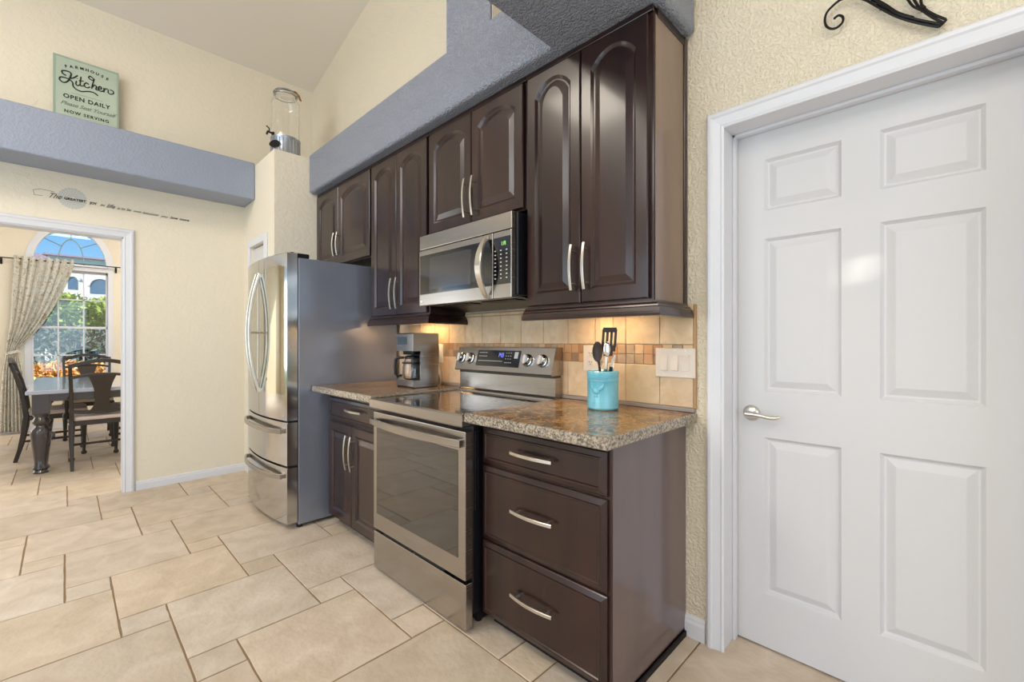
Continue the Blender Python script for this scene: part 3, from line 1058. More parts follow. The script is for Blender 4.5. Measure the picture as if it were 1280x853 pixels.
for z0, z1, hz in ((.408, .684, .628), (.038, .396, .340)):
    d = fr_slab(FX0, FX1, z0, z1).build('freezer_drawer', M['steel_fridge'], t, sharp=30)
    mb = MB()
    pts = []
    for i in range(21):
        u = -1+2*i/20
        x = fc+u*.375
        pts.append((x, yfr(x)-.012-.026*(1-u**4), hz))
    mb.bar(pts, .016, .030, (0, 0, 1))
    for s in (-1, 1):
        x = fc+s*.365
        mb.box(x-.012, x+.012, yfr(x)-.014, yfr(x)+.004, hz-.013, hz+.013, .003)
    mb.build('handle', M['steel'], d)
mb = MB()
mb.box(FX0+.01, FX1-.006, .998, 1.058, .684, .694); mb.box(FX0+.01, FX1-.006, .998, 1.058, .396, .408)
mb.box(FX0+.006, FX1-.004, 1.050, 1.060, .05, 1.755)
mb.build('door_gasket', M['dark'], t)
mb = MB()
mb.box(FX1-.075, FX1-.004, 1.035, 1.13, 1.742, 1.772, .008, 3); mb.lathe([(.012, 1.742), (.012, 1.776)], (FX1-.03, 1.03, 0), 16)
mb.build('hinge_cover', M['black_plastic'], t)
mb = MB(); mb.box(FX0+.004, FX0+.075, 1.035, 1.13, 1.742, 1.772, .008, 3)
mb.build('hinge_cover', M['black_plastic'], t)
mb = MB(); mb.box(FX1-.09, FX1-.04, .9795, .985, .716, .726, .001); mb.build('badge', M['nickel'], t)

# ================================================================== COFFEE MAKER
t = thing('coffee_maker', 'stainless steel drip coffee maker with glass carafe on the left worktop', 'coffee maker', (-2.425, 1.60, .914))
cx0, cx1, cy0, cy1 = -2.520, -2.328, 1.500, 1.690
mb = MB()
mb.prism([(cy0+.006, .918), (cy1-.006, .918), (cy1, .924), (cy1, 1.249), (cy1-.006, 1.255), (cy0+.006, 1.255), (cy0, 1.249), (cy0, 1.142), (cy0+.105, 1.142), (cy0+.105, .962), (cy0, .962), (cy0, .924)], 'x', cx0, cx1)
mb.box(cx1-.012, cx1-.0005, cy0+.055, cy0+.105, .962, 1.142)
mb.build('housing', M['steel'], t)
mb = MB(); mb.box(cx0+.006, cx1-.006, cy0+.004, cy1-.004, .914, .920); mb.build('base_pad', M['dark'], t)
mb = MB(); mb.box(cx0+.012, cx1-.018, cy0+.098, cy0+.108, .964, 1.140); mb.box(cx0+.04, cx1-.04, cy0+.02, cy0+.1, 1.120, 1.143, .006); mb.build('brew_recess', M['black_plastic'], t)
mb = MB(); mb.box(cx0+.012, cx1-.070, cy0-.002, cy0+.004, 1.182, 1.232, .001); mb.build('display', mat('grey_display', (58, 70, 78), .1, coat=.8), t)
ccx, ccy = (cx0+cx1)/2, cy0+.048
mb = MB()
mb.lathe([(.040, .965), (.050, .970), (.056, 1.0), (.054, 1.045), (.042, 1.085), (.040, 1.095), (.037, 1.095), (.039, 1.084), (.051, 1.044), (.053, 1.0), (.047, .972), (.001, .970)], (ccx, ccy, 0), 28, caps=False)
cf = mb.build('carafe', M['glass'], t)
mb = MB()
mb.lathe([(.043, 1.092), (.043, 1.106), (.030, 1.113), (.001, 1.113)], (ccx, ccy, 0), 24); mb.lathe([(.057, 1.062), (.057, 1.072)], (ccx, ccy, 0), 28, caps=False)
mb.build('carafe_lid', M['black_plastic'], cf)
mb = MB()
mb.tube([(ccx-.03, ccy-.035, 1.100), (ccx-.055, ccy-.062, 1.100), (ccx-.066, ccy-.074, 1.088), (ccx-.068, ccy-.076, 1.04), (ccx-.066, ccy-.074, .995), (ccx-.052, ccy-.060, .984), (ccx-.038, ccy-.042, .988)], .0085, 10)
mb.build('carafe_handle', M['black_plastic'], cf)

# ---- outlets and switches on the backsplash
def outlet(x, z, label, w_=.074, h_=.118, m='plate', kind='outlet', grp='wall outlets on the backsplash'):
    t = thing('wall_outlet', label, 'outlet', (x, YS, z-h_/2), group=grp)
    mb = MB(); mb.box(x-w_/2, x+w_/2, YS-.006, YS+.001, z-h_/2, z+h_/2, .003, 2); mb.build('plate', M[m], t)
    for dz in (-.021, .021):
        mb = MB(); mb.box(x-.017, x+.017, YS-.0085, YS-.005, z+dz-.014, z+dz+.014, .003, 2); rc = mb.build('receptacle', M[m], t)
        mb = MB()
        for dx in (-.006, .006): mb.box(x+dx-.0012, x+dx+.0012, YS-.0092, YS-.0083, z+dz, z+dz+.007)
        mb.lathe([(.0022, YS-.0092), (.0022, YS-.0083)], (x, 0, z+dz-.007), 10, 'y')
        mb.build('slots', M['dark'], rc)
    return t
outlet(-1.225, 1.122, 'almond double outlet behind the blue utensil crock', .086, .124)
outlet(-2.455, 1.122, 'white double outlet behind the coffee maker', .09, .124, 'plate_white')
t = thing('switch_plate', 'almond wall plate with three rocker switches near the white door', 'light switch', (-.805, YS, 1.055))
mb = MB(); mb.box(-.893, -.7225, YS-.007, YS-.0002, 1.053, 1.175, .003, 2); mb.build('plate', M['plate'], t)
for k in range(3):
    x = -.853+k*.0455
    mb = MB(); mb.box(x-.0165, x+.0165, YS-.0085, YS-.006, 1.081, 1.148, .001)
    mb.prism([(YS-.0085, 1.083), (YS-.0085, 1.146), (YS-.013, 1.146 if k == 2 else 1.083), (YS-.009, 1.114)], 'x', x-.0145, x+.0145)
    rk = mb.build('rocker', M['plate'], t)
for k in range(3):
    for z in (1.063, 1.165):
        mb = MB(); mb.lathe([(.0028, YS-.0078), (.0028, YS-.006)], (-.853+k*.0455, 0, z), 10, 'y'); mb.build('screw', M['nickel'], t)
t = thing('blank_plate', 'beige blank wall plate just under the right wall cabinet', 'wall plate', (-1.138, YS, 1.255))
mb = MB(); mb.box(-1.172, -1.104, YS-.005, YS+.001, 1.256, 1.340, .002); mb.build('plate', mat('beige_plate', (226, 200, 160), .4), t)
mb = MB(); mb.lathe([(.003, YS-.0062), (.003, YS-.005)], (-1.138, 0, 1.318), 10, 'y'); mb.build('screw', M['dark'], t)
# plug and cord behind the coffee maker
mb = MB()
mb.box(-2.482, -2.458, YS-.036, YS-.009, 1.132, 1.158, .004)
mb.tube([(-2.47, YS-.034, 1.14), (-2.465, YS-.048, 1.10), (-2.452, YS-.045, 1.03), (-2.438, YS-.04, .97), (-2.445, YS-.04, .925), (-2.48, YS-.05, .9185), (-2.50, YS-.075, .9185)], .0035, 8)
o = mb.build('power_cord', M['black_plastic']); tag(at_origin(o), 'black plug and power cord in the outlet behind the coffee maker', 'cord')
# small rounded appliance behind the coffee maker
t = thing('can_opener', 'small silver and white appliance half hidden behind the coffee maker', 'appliance', (-2.435, 1.73, .914))
mb = MB(); mb.lathe([(.024, .9145), (.028, .930), (.027, .985), (.018, 1.035), (.010, 1.050), (.001, 1.052)], (-2.405, 1.742, 0), 20)
mb.build('housing', M['nickel'], t)
mb = MB(); mb.tube([(-2.398, 1.722, 1.030), (-2.378, 1.720, .995), (-2.372, 1.724, .955), (-2.384, 1.728, .925)], .006, 8); mb.build('handle', M['black_plastic'], t)

# ================================================================== CROCK AND UTENSILS
KXc, KYc = -1.055, 1.625
t = thing('utensil_crock', 'turquoise ceramic utensil crock with a raised rooster', 'crock', (KXc, KYc, .914))
R0 = .066
prof = [(.001, .9145), (R0-.006, .9145), (R0-.001, .918), (R0+.001, .924), (R0-.001, .929), (R0+.001, .936), (R0-.001, .941), (R0+.001, .948), (R0-.001, .953), (R0, 1.035),
        (R0+.0015, 1.038), (R0, 1.041), (R0, 1.052), (R0+.002, 1.055), (R0, 1.058), (R0+.002, 1.064), (R0+.001, 1.076), (R0-.003, 1.078), (R0-.007, 1.074), (R0-.008, .925), (.001, .924)]
mb = MB(); mb.lathe(prof, (KXc, KYc, 0), 48, caps=False)
cr_ = mb.build('crock_body', M['turq'], t)
def on_crock(a, z, r_=0.0): return Vector((KXc+(R0+r_)*math.cos(a), KYc+(R0+r_)*math.sin(a), z))
A0 = math.atan2(-KYc, -KXc) - .45
mb = MB()
def blob(a, z, ra, rz, h_, rot=0):
    b = bmesh.new(); bmesh.ops.create_icosphere(b, subdivisions=2, radius=1)
    for v in b.verts:
        p = Vector((v.co.x*ra, v.co.y*rz)); p.rotate(Matrix.Rotation(rot, 2)) if rot else None
        v.co = on_crock(a+p.x/R0, z+p.y, v.co.z*h_)
    for f in b.faces: f.smooth = True
    mb.merge(b)
blob(A0, .995, .018, .012, .005, -.3); blob(A0-.28, 1.010, .007, .015, .005, .4); blob(A0-.36, 1.024, .006, .006, .004)
blob(A0+.32, 1.008, .009, .016, .0045, -.7); blob(A0+.45, 1.015, .006, .014, .004, -.3); blob(A0-.06, .978, .002, .009, .003); blob(A0+.08, .977, .002, .009, .003); blob(A0-.38, 1.032, .004, .003, .003)
mb.build('rooster_relief', M['turq'], cr_)
mb = MB()
for i in range(14):
    a = A0-.75+i*.115
    mb.tube([on_crock(a+.045*math.cos(q*PI/4), 1.046+.004*math.sin(q*PI/4), .001) for q in range(9)], .0011, 6)
mb.build('raised_ornament', M['turq'], cr_)
F = Vector((-.70226, .71192, 0)); Rv = Vector((.71192, .70226, 0))
def rel(r_, f_, z): return Vector((KXc, KYc, z)) + Rv*r_ + F*f_
# serving spoon
t = thing('serving_spoon', 'dark brown serving spoon leaning left in the blue crock', 'spoon', (KXc, KYc, .93))
mb = MB(); mb.tube([rel(.0, .0, .935), rel(-.018, -.02, 1.09), rel(-.023, -.026, 1.125)], [.005, .0055, .005], 10); mb.build('spoon_handle', M['brown_nylon'], t)
mb = MB()
b = bmesh.new(); bmesh.ops.create_uvsphere(b, u_segments=20, v_segments=12, radius=1)
for v in b.verts:
    q = v.co.copy(); dp = .010*(1-(q.x**2+q.z**2)) if True else 0
    v.co = rel(-.030+q.x*.022, -.036+(.006*q.y+dp), 1.160+q.z*.043)
for f in b.faces: f.smooth = True
mb.merge(b); mb.build('spoon_bowl', M['brown_nylon'], t)
# slotted turner
t = thing('slotted_turner', 'dark brown slotted turner, the tallest utensil in the blue crock', 'spatula', (KXc, KYc, .93))
mb = MB(); mb.tube([rel(.012, .012, .94), rel(.018, .008, 1.10), rel(.020, .004, 1.145)], .005, 10)
mb.build('turner_handle', M['brown_nylon'], t)
mb = MB()
def tb(r0, r1, z0, z1):
    def P(r_, z, f_): return rel(.022+r_+(z-1.15)*.05, -.008*(z-1.15)/.1+f_, z)
    mb.ring_loft([[P(r0, z0, 0), P(r1, z0, 0), P(r1, z0, .003), P(r0, z0, .003)], [P(r0, z1, 0), P(r1, z1, 0), P(r1, z1, .003), P(r0, z1, .003)]])
for k in range(4):
    r_ = -.030+k*.0175
    tb(r_, r_+.0105, 1.180, 1.248)
tb(-.030, .033, 1.242, 1.256); tb(-.027, .030, 1.255, 1.263); tb(-.028, .031, 1.160, 1.186); tb(-.018, .020, 1.140, 1.162); 
mb.build('turner_blade', M['brown_nylon'], t)
# steel utensils
t = thing('steel_spoon', 'shiny steel spoon standing in the middle of the blue crock', 'spoon', (KXc, KYc, .93))
mb = MB(); mb.bar([rel(.0, -.01, .935), rel(.004, -.028, 1.07), rel(.008, -.036, 1.14)], .012, .003, (0.7, -.7, 0)); mb.build('spoon_handle', M['chrome'], t)
mb = MB()
b = bmesh.new(); bmesh.ops.create_uvsphere(b, u_segments=16, v_segments=10, radius=1)
for v in b.verts: v.co = rel(.009+v.co.x*.015, -.038+v.co.y*.005, 1.170+v.co.z*.032)
for f in b.faces: f.smooth = True
mb.merge(b); mb.build('spoon_bowl', M['chrome'], t)
t = thing('tongs', 'steel tongs with black grip at the right of the blue crock', 'tongs', (KXc, KYc, .93))
mb = MB()
mb.bar([rel(.02, .0, .935), rel(.028, -.006, 1.06), rel(.038, -.010, 1.12), rel(.050, -.012, 1.145)], .010, .0025, (0.7, -.7, 0)); mb.bar([rel(.026, .01, .935), rel(.038, .006, 1.06), rel(.046, .0, 1.12), rel(.052, -.006, 1.145)], .010, .0025, (0.7, -.7, 0))
tg = mb.build('arms', M['chrome'], t)
mb = MB(); mb.bar([rel(.024, -.004, 1.04), rel(.034, -.009, 1.095)], .013, .006, (0.7, -.7, 0)); mb.build('grip', M['black_plastic'], t)
t = thing('whisk', 'thin wire whisk standing behind the other utensils in the blue crock', 'whisk', (KXc, KYc, .93))
mb = MB(); mb.tube([rel(-.01, .02, .935), rel(-.006, .03, 1.085)], .0055, 10); mb.build('whisk_handle', M['nickel'], t)
mb = MB()
for k in range(4):
    a = PI*k/4
    mb.tube([rel(-.006+math.cos(a)*.018*math.sin(PI*s/12)*1.0, .030+math.sin(a)*.018*math.sin(PI*s/12), 1.083+.075*math.sin(PI*s/12/2)**1.0) if s <= 12 else None for s in range(13)][:13], .0009, 6)
    mb.tube([rel(-.006-math.cos(a)*.018*math.sin(PI*s/12)*1.0, .030-math.sin(a)*.018*math.sin(PI*s/12), 1.083+.075*math.sin(PI*s/12/2)**1.0) for s in range(13)], .0009, 6)
mb.build('wires', M['chrome'], t)

# ================================================================== WALL SCROLL ABOVE THE DOOR
YW = 1.775
def smooth(pts, n=8):
    P = [Vector((x, YW, z)) for x, z in pts]
    out = []
    for i in range(len(P)-1):
        p0, p1, p2, p3 = P[max(i-1, 0)], P[i], P[i+1], P[min(i+2, len(P)-1)]
        for k in range(n):
            t_ = k/n
            out.append(.5*((2*p1)+(-p0+p2)*t_+(2*p0-5*p1+4*p2-p3)*t_**2+(-p0+3*p1-3*p2+p3)*t_**3))
    out.append(P[-1]); return out
mb = MB()
mb.tube(smooth([(-.267, 2.263), (-.254, 2.268), (-.243, 2.257), (-.244, 2.240), (-.257, 2.231), (-.272, 2.233), (-.286, 2.248), (-.291, 2.269), (-.287, 2.291), (-.272, 2.306), (-.245, 2.316), (-.21, 2.302), (-.185, 2.281), (-.156, 2.245), (-.112, 2.192), (-.067, 2.150), (-.019, 2.113)]), .0038, 8)
mb.tube(smooth([(-.24, 2.36), (-.20, 2.31), (-.169, 2.277), (-.140, 2.236), (-.094, 2.185), (-.059, 2.153), (-.014, 2.119)]), .0038, 8)
mb.tube(smooth([(-.169, 2.277), (-.14, 2.241), (-.11, 2.2), (-.075, 2.167)]), .0058, 8)
mb.tube(smooth([(-.12, 2.34), (-.098, 2.26), (-.085, 2.227), (-.073, 2.201), (-.057, 2.182)]), .0032, 8)
mb.tube(smooth([(-.09, 2.32), (-.080, 2.25), (-.071, 2.219), (-.062, 2.195), (-.052, 2.177), (-.033, 2.149), (-.011, 2.122)]), .0036, 8)
mb.tube(smooth([(-.055, 2.31), (-.058, 2.25), (-.057, 2.212), (-.052, 2.188), (-.033, 2.159), (-.004, 2.127)]), .0036, 8)
mb.tube(smooth([(-.019, 2.113), (-.011, 2.118), (-.003, 2.126)]), .0036, 8)
mb.tube(smooth([(-.055, 2.31), (-.03, 2.36), (.02, 2.37), (.04, 2.34), (.02, 2.31)]), .0034, 8)
mb.tube([(-.154, YW-.001, 2.255), (-.146, YW-.001, 2.245)], .0062, 8)
mb.tube([(-.056, YW-.001, 2.192), (-.05, YW-.001, 2.182)], .0062, 8)
for (x, z) in ((-.15, 2.245), (-.055, 2.19)): mb.tube([(x, YW, z), (x, WY, z)], .003, 8)
o = mb.build('wall_scroll', M['iron']); tag(at_origin(o), 'black wrought iron scroll hanging on the wall above the white door', 'wall decoration')

# ================================================================== SIGN ON THE BEAM
SXs = XB+.062
t = thing('wall_sign', 'mint green kitchen sign standing on the blue-grey beam', 'sign', (SXs, .122, 2.772))
lean = .05
def sm(y, z, off):  # board coordinates: y along wall, z up from base
    return Matrix()
SW, SH = .356, .520
y0 = -.056
mb = MB()
mb.box(SXs-.018, SXs, y0, y0+SW, 2.772, 2.772+SH, .003, 2)
bd = mb.build('board', M['mint'], t)
mb = MB()
for (a, b, c_, d_) in ((y0, y0+SW, 0, .012), (y0, y0+SW, SH-.012, SH), (y0, y0+.012, .012, SH-.012), (y0+SW-.012, y0+SW, .012, SH-.012)):
    mb.box(SXs-.001, SXs+.0015, a, b, 2.772+c_, 2.772+d_)
mb.build('painted_border', M['mint_edge'], t)
# lettering: local x -> world +Y, local y -> world Z, faces +X
def LT(y, z): return Matrix(((0, 0, 1, SXs+.0008), (1, 0, 0, y), (0, 1, 0, z), (0, 0, 0, 1)))
yc = y0+SW/2
zb = 2.772
mb = MB()
word = 'FARMHOUSE'
for i, ch in enumerate(word):
    u = (i-4)/4
    text_mesh(ch, .027, LT(yc+u*.112, zb+.468-.020*u*u) @ Matrix.Rotation(-u*.30, 4, 'Z'), mb, offset=.0008)
mb.build('arched_lettering', M['ink'], t); mb = MB()
text_mesh('OPEN DAILY', .041, LT(yc, zb+.232), mb, spacing=1.12, offset=.0010)
mb.build('lettering', M['ink'], t); mb = MB()
text_mesh('NOW SERVING', .030, LT(yc, zb+.122), mb, spacing=1.25, offset=.0008)
mb.build('block_lettering', M['ink'], t)
mb = MB()
text_mesh('Please Seat Yourself', .040, LT(yc+.005, zb+.178), mb, shear=.45, spacing=.92)
mb.box(SXs+.0005, SXs+.0012, yc-.085, yc+.085, zb+.266, zb+.2675)
mb.build('small_lettering', M['ink_light'], t)
# the script word, drawn as strokes (units: 0..10 wide)
def stroke(pts, r=.0042):
    P = [Vector((SXs+.001, yc+(x-5)*.0300, zb+.285+y*.0290)) for x, y in pts]
    out = []
    for i in range(len(P)-1):
        p0, p1, p2, p3 = P[max(i-1, 0)], P[i], P[i+1], P[min(i+2, len(P)-1)]
        for k in range(6):
            t_ = k/6
            out.append(.5*((2*p1)+(-p0+p2)*t_+(2*p0-5*p1+4*p2-p3)*t_**2+(-p0+3*p1-3*p2+p3)*t_**3))
    out.append(P[-1])
    mb.tube(out, r*1.25, 6)
mb = MB()
stroke([(1.3, 3.3), (.7, 3.6), (.6, 4.2), (1.3, 4.5), (2.1, 4.3), (2.0, 3.2), (1.5, 1.9), (.8, 1.4), (.2, 1.8), (.3, 2.5), (1.0, 2.7), (1.8, 2.6)], .0036)
stroke([(3.3, 4.2), (2.6, 3.3), (1.8, 2.7), (2.4, 2.1), (2.5, 1.2), (3.0, .6), (4.0, .4), (5.2, .9), (6.2, 1.0), (7.0, .5)], .0034)
stroke([(3.1, 2.7), (3.0, 1.9), (3.3, 1.6), (3.7, 2.0)], .0032); stroke([(3.2, 3.3), (3.22, 3.35)], .0036)
stroke([(3.9, 4.1), (3.75, 2.4), (3.9, 1.8), (4.4, 2.0)], .0032); stroke([(3.5, 3.0), (4.4, 3.2)], .0026)
stroke([(5.3, 2.7), (4.9, 3.0), (4.5, 2.5), (4.6, 1.9), (5.1, 1.8), (5.5, 2.2)], .0032)
stroke([(6.2, 4.6), (5.5, 5.0), (5.3, 4.4), (6.0, 4.1), (6.3, 4.6), (6.0, 3.2), (5.8, 1.9)], .0030); stroke([(5.9, 2.3), (6.3, 3.0), (6.7, 2.8), (6.6, 2.0), (7.0, 2.0)], .0032)
stroke([(7.0, 2.4), (7.6, 2.6), (7.5, 3.1), (7.1, 2.8), (7.1, 2.1), (7.6, 1.9), (8.1, 2.3)], .0032)
stroke([(8.1, 3.0), (8.1, 1.9)], .0032); stroke([(8.1, 2.4), (8.5, 3.0), (8.9, 2.8), (8.9, 2.1), (9.4, 1.9), (9.9, 2.3), (9.8, 2.9), (9.2, 3.0)], .0030)
mb.build('script_lettering', M['ink'], t)

# ================================================================== DECAL OVER THE OPENING
t = thing('wall_decal', 'line of dark script lettering with a pale round medallion above the dining opening', 'wall decal', (XB, .3, 2.25))
XL = XB+.0008
def LT2(y, z): return Matrix(((0, 0, 1, XL+.0012), (1, 0, 0, y), (0, 1, 0, z), (0, 0, 0, 1)))
mb = MB()
for rr in (.075, .066, .055, .044, .032, .02):
    n = 36
    mb.ring_loft([[Vector((XL+.0002, .045+rr*math.cos(2*PI*k/n), 2.272+rr*math.sin(2*PI*k/n))) for k in range(n)],
                  [Vector((XL+.0002, .045+(rr-.005)*math.cos(2*PI*k/n), 2.272+(rr-.005)*math.sin(2*PI*k/n))) for k in range(n)]], False, False)
for k in range(24):
    a = 2*PI*k/24
    mb.bar([(XL+.0001, .045+.02*math.cos(a), 2.272+.02*math.sin(a)), (XL+.0001, .045+.08*math.cos(a), 2.272+.08*math.sin(a))], .003, .0006, (1, 0, 0))
mb.build('medallion', M['decal_blue'], t)
mb = MB()
def word(s_, ya, yb_, z_, size, shear=.5, off=0.0, squash=1.0):
    b = MB(); text_mesh(s_, size, Matrix(), b, shear=shear, extrude=.0004, align='LEFT', offset=off)
    xs_ = [v.co.x for v in b.bm.verts]
    k = (yb_-ya)/(max(xs_)-min(xs_)); x0_ = min(xs_)
    bmesh.ops.transform(b.bm, matrix=LT2(0, z_) @ Matrix.Translation((ya, 0, 0)) @ Matrix.Diagonal((k, 1, 1, 1)) @ Matrix.Translation((-x0_, 0, 0)), verts=b.bm.verts)
    mb.merge(b.bm)
word('The', -.075, -.010, 2.268, .052, .6)
word('GREATEST', .000, .118, 2.264, .024, 0, .0010)
word('JOY', .136, .178, 2.260, .024, 0, .0010)
word('in', .195, .222, 2.258, .026)
word('life', .232, .284, 2.258, .046)
word('is to be', .294, .378, 2.254, .032)
word('one', .392, .440, 2.252, .026)
word('because', .450, .552, 2.250, .030)
word('you', .562, .612, 2.246, .028)
word('love', .628, .680, 2.246, .028, .5, .0006)
word('more', .692, .760, 2.245, .028, .3, .0006)
mb.tube([(XL, -.11, 2.258), (XL, -.15, 2.256), (XL, -.155, 2.29), (XL, -.12, 2.305), (XL, -.08, 2.302), (XL, -.05, 2.298)], .0012, 6)
mb.build('lettering', M['decal'], t)

# ================================================================== DRINK DISPENSER ON THE CLOSET BLOCK
jx, jy, jz = -4.045, 1.335, KZ
J0 = len(bpy.data.objects)
old_objs = set(bpy.data.objects)
t = thing('drink_dispenser', 'clear glass drink dispenser on a metal stand on top of the corner block', 'drink dispenser', (jx, jy, jz))
mb = MB()
mb.lathe([(.100, jz+.001), (.101, jz+.010), (.098, jz+.014), (.098, jz+.165), (.103, jz+.172), (.103, jz+.182), (.096, jz+.182), (.096, jz+.012)], (jx, jy, 0), 40, caps=False)
for k in range(26):
    a = 2*PI*k/26
    mb.tube([(jx+.099*math.cos(a), jy+.099*math.sin(a), jz+.016), (jx+.099*math.cos(a), jy+.099*math.sin(a), jz+.163)], .0028, 6)
mb.build('metal_stand', M['galv'], t)
z = jz+.150
mb = MB()
mb.lathe([(.001, z+.004), (.085, z), (.094, z+.012), (.096, z+.05), (.096, z+.33), (.090, z+.36), (.076, z+.380), (.072, z+.390), (.074, z+.410), (.078, z+.412), (.078, z+.418), (.070, z+.418),
          (.068, z+.392), (.072, z+.378), (.086, z+.356), (.092, z+.328), (.092, z+.05), (.090, z+.014), (.083, z+.005), (.001, z+.008)], (jx, jy, 0), 40, caps=False)
jar = mb.build('glass_jar', M['glass'], t)
mb = MB(); mb.lathe([(.001, z+.420), (.080, z+.420), (.082, z+.426), (.078, z+.436), (.030, z+.446), (.001, z+.447)], (jx, jy, 0), 36, caps=False)
lid = mb.build('lid', M['glass'], t)
mb = MB()
n = 32
mb.tube([(jx+.0785*math.cos(2*PI*k/n), jy+.0785*math.sin(2*PI*k/n), z+.402) for k in range(n+1)], .003, 6)
mb.tube([(jx+.083*math.cos(2*PI*k/n), jy+.083*math.sin(2*PI*k/n), z+.424) for k in range(n+1)], .0025, 6)
mb.build('wire_bail', M['galv'], t)
a = math.radians(38)
mb = MB(); mb.bar([(jx+.03*math.cos(a), jy+.03*math.sin(a), z+.452), (jx+.085*math.cos(a), jy+.085*math.sin(a), z+.438), (jx+.105*math.cos(a), jy+.105*math.sin(a), z+.410), (jx+.120*math.cos(a), jy+.120*math.sin(a), z+.365)], .022, .009, (0, 0, 1))
mb.build('clamp', M['amber'], t)
a = math.radians(-75)
ca, sa = math.cos(a), math.sin(a)
mb = MB()
mb.lathe([(.016, -.006), (.016, .004)], (jx+.098*ca, jy+.098*sa, z+.045), 16, 'y')
mb.tube([(jx+.094*ca, jy+.094*sa, z+.045), (jx+.140*ca, jy+.140*sa, z+.045), (jx+.146*ca, jy+.146*sa, z+.020)], .008, 10)
mb.tube([(jx+.128*ca, jy+.128*sa, z+.045), (jx+.128*ca, jy+.128*sa, z+.075), (jx+.150*ca, jy+.150*sa, z+.088)], .005, 8)
mb.build('spigot', M['black_plastic'], t)
mb = MB()
b = bmesh.new(); bmesh.ops.create_cone(b, cap_ends=True, segments=28, radius1=1, radius2=1, depth=1)
a = math.radians(-62)
nn = Vector((math.cos(a), math.sin(a), 0)); ss = Vector((-math.sin(a), math.cos(a), 0))
for v in b.verts: v.co = Vector((jx, jy, jz+.105))+nn*(.106+v.co.z*.006)+ss*v.co.x*.046+Vector((0, 0, 1))*v.co.y*.028
mb.merge(b); mb.build('oval_label', M['iron'], t)

for o in set(bpy.data.objects)-old_objs:
    if o.type == 'MESH':
        for v in o.data.vertices:
            v.co.x *= 1.13; v.co.y *= 1.13
# ================================================================== DINING ROOM
XD = -8.70
WYc = .0705
mb = MB()
hw = .3705+.012
gz0, gz1, az0, az1 = .60, 2.20, 2.262, 2.77
mb.box(XD-.16, XD, -3.3, WYc-hw, 0, 3.2); mb.box(XD-.16, XD, WYc+hw, 2.55, 0, 3.2)
mb.box(XD-.16, XD, WYc-hw, WYc+hw, 0, gz0); mb.box(XD-.16, XD, WYc-hw, WYc+hw, gz1, az0)
def archpts(r, n=20, rz=None, z0=az0, c=WYc):
    rz = rz or (az1-az0)
    return [(c+r*math.cos(PI*k/n), z0+rz*math.sin(PI*k/n)) for k in range(n+1)]
ap = archpts(hw, 24, az1-az0+.01)
mid = len(ap)//2
mb.prism([(WYc+hw, 3.2), (WYc+hw, az0)]+ap[1:mid+1]+[(WYc, 3.2)], 'x', XD-.16, XD)
mb.prism([(WYc, 3.2)]+ap[mid:-1]+[(WYc-hw, az0), (WYc-hw, 3.2)], 'x', XD-.16, XD)
struct(mb.build('wall_dining_window', M['wall_smooth']))
mb = MB(); mb.box(XD, XB-.12, 2.45, 2.57, 0, 3.2); struct(mb.build('wall_dining_right', M['wall_smooth']))
mb = MB()
mb.box(XD, -8.35, -3.3, -3.18, 0, 3.2); mb.box(-7.25, XB-.12, -3.3, -3.18, 0, 3.2); mb.box(-8.35, -7.25, -3.3, -3.18, 2.6, 3.2); mb.box(-8.35, -7.25, -3.3, -3.18, 0, .3)
struct(mb.build('wall_dining_left', M['wall_smooth']))
mb = MB(); mb.box(XD-.16, XB-.12, -3.3, 2.57, 3.2, 3.3); struct(mb.build('ceiling_dining', M['ceiling']))
mb = MB(); mb.box(XD, XD+.015, -3.18, 2.45, 0, .085, .003); struct(mb.build('baseboard_dining', M['white']))

# window 1: lower double hung
def wthing(name, lab):
    o = bpy.data.objects.new(name, None); col.objects.link(o); o['kind'] = 'structure'; o['label'] = lab
    ORG[o.name] = Vector((0, 0, 0)); return o
wn = wthing('window_1', 'white double-hung window of the dining room')
mb = MB()
X0, X1 = XD-.09, XD-.03
a, b = WYc-hw, WYc+hw
mb.box(X0, XD+.02, a-.055, a+.004, gz0-.03, gz1+.06, .004); mb.box(X0, XD+.02, b-.004, b+.055, gz0-.03, gz1+.06, .004)
mb.box(X0, XD+.02, a, b, gz1-.01, gz1+.055, .004); mb.box(X0, XD+.045, a-.07, b+.07, gz0-.03, gz0+.012, .004)
mb.build('window_frame', M['white'], wn)
mb = MB()
a += .004; b -= .004
for (z0, z1, xo) in ((gz0+.012, 1.405, X0+.035), (1.38, gz1-.01, X0+.005)):
    mb.box(xo, xo+.025, a, a+.022, z0, z1, .003); mb.box(xo, xo+.025, b-.022, b, z0, z1, .003)
    mb.box(xo, xo+.025, a, b, z0, z0+.030, .003); mb.box(xo, xo+.025, a, b, z1-.028, z1, .003)
    for k in (1, 2):
        yy = a+(b-a)*k/3
        mb.box(xo+.006, xo+.019, yy-.008, yy+.008, z0, z1)
    zz = (z0+z1)/2
    mb.box(xo+.006, xo+.019, a, b, zz-.008, zz+.008)
mb.build('window_sash', M['white'], wn)
mb = MB()
mb.box(X0+.046, X0+.048, a, b, gz0+.02, 1.40); mb.box(X0+.016, X0+.018, a, b, 1.39, gz1)
mb.build('window_pane', M['pane'], wn)
wn = wthing('window_2', 'arched transom window with sunburst grille in the dining room')
mb = MB()
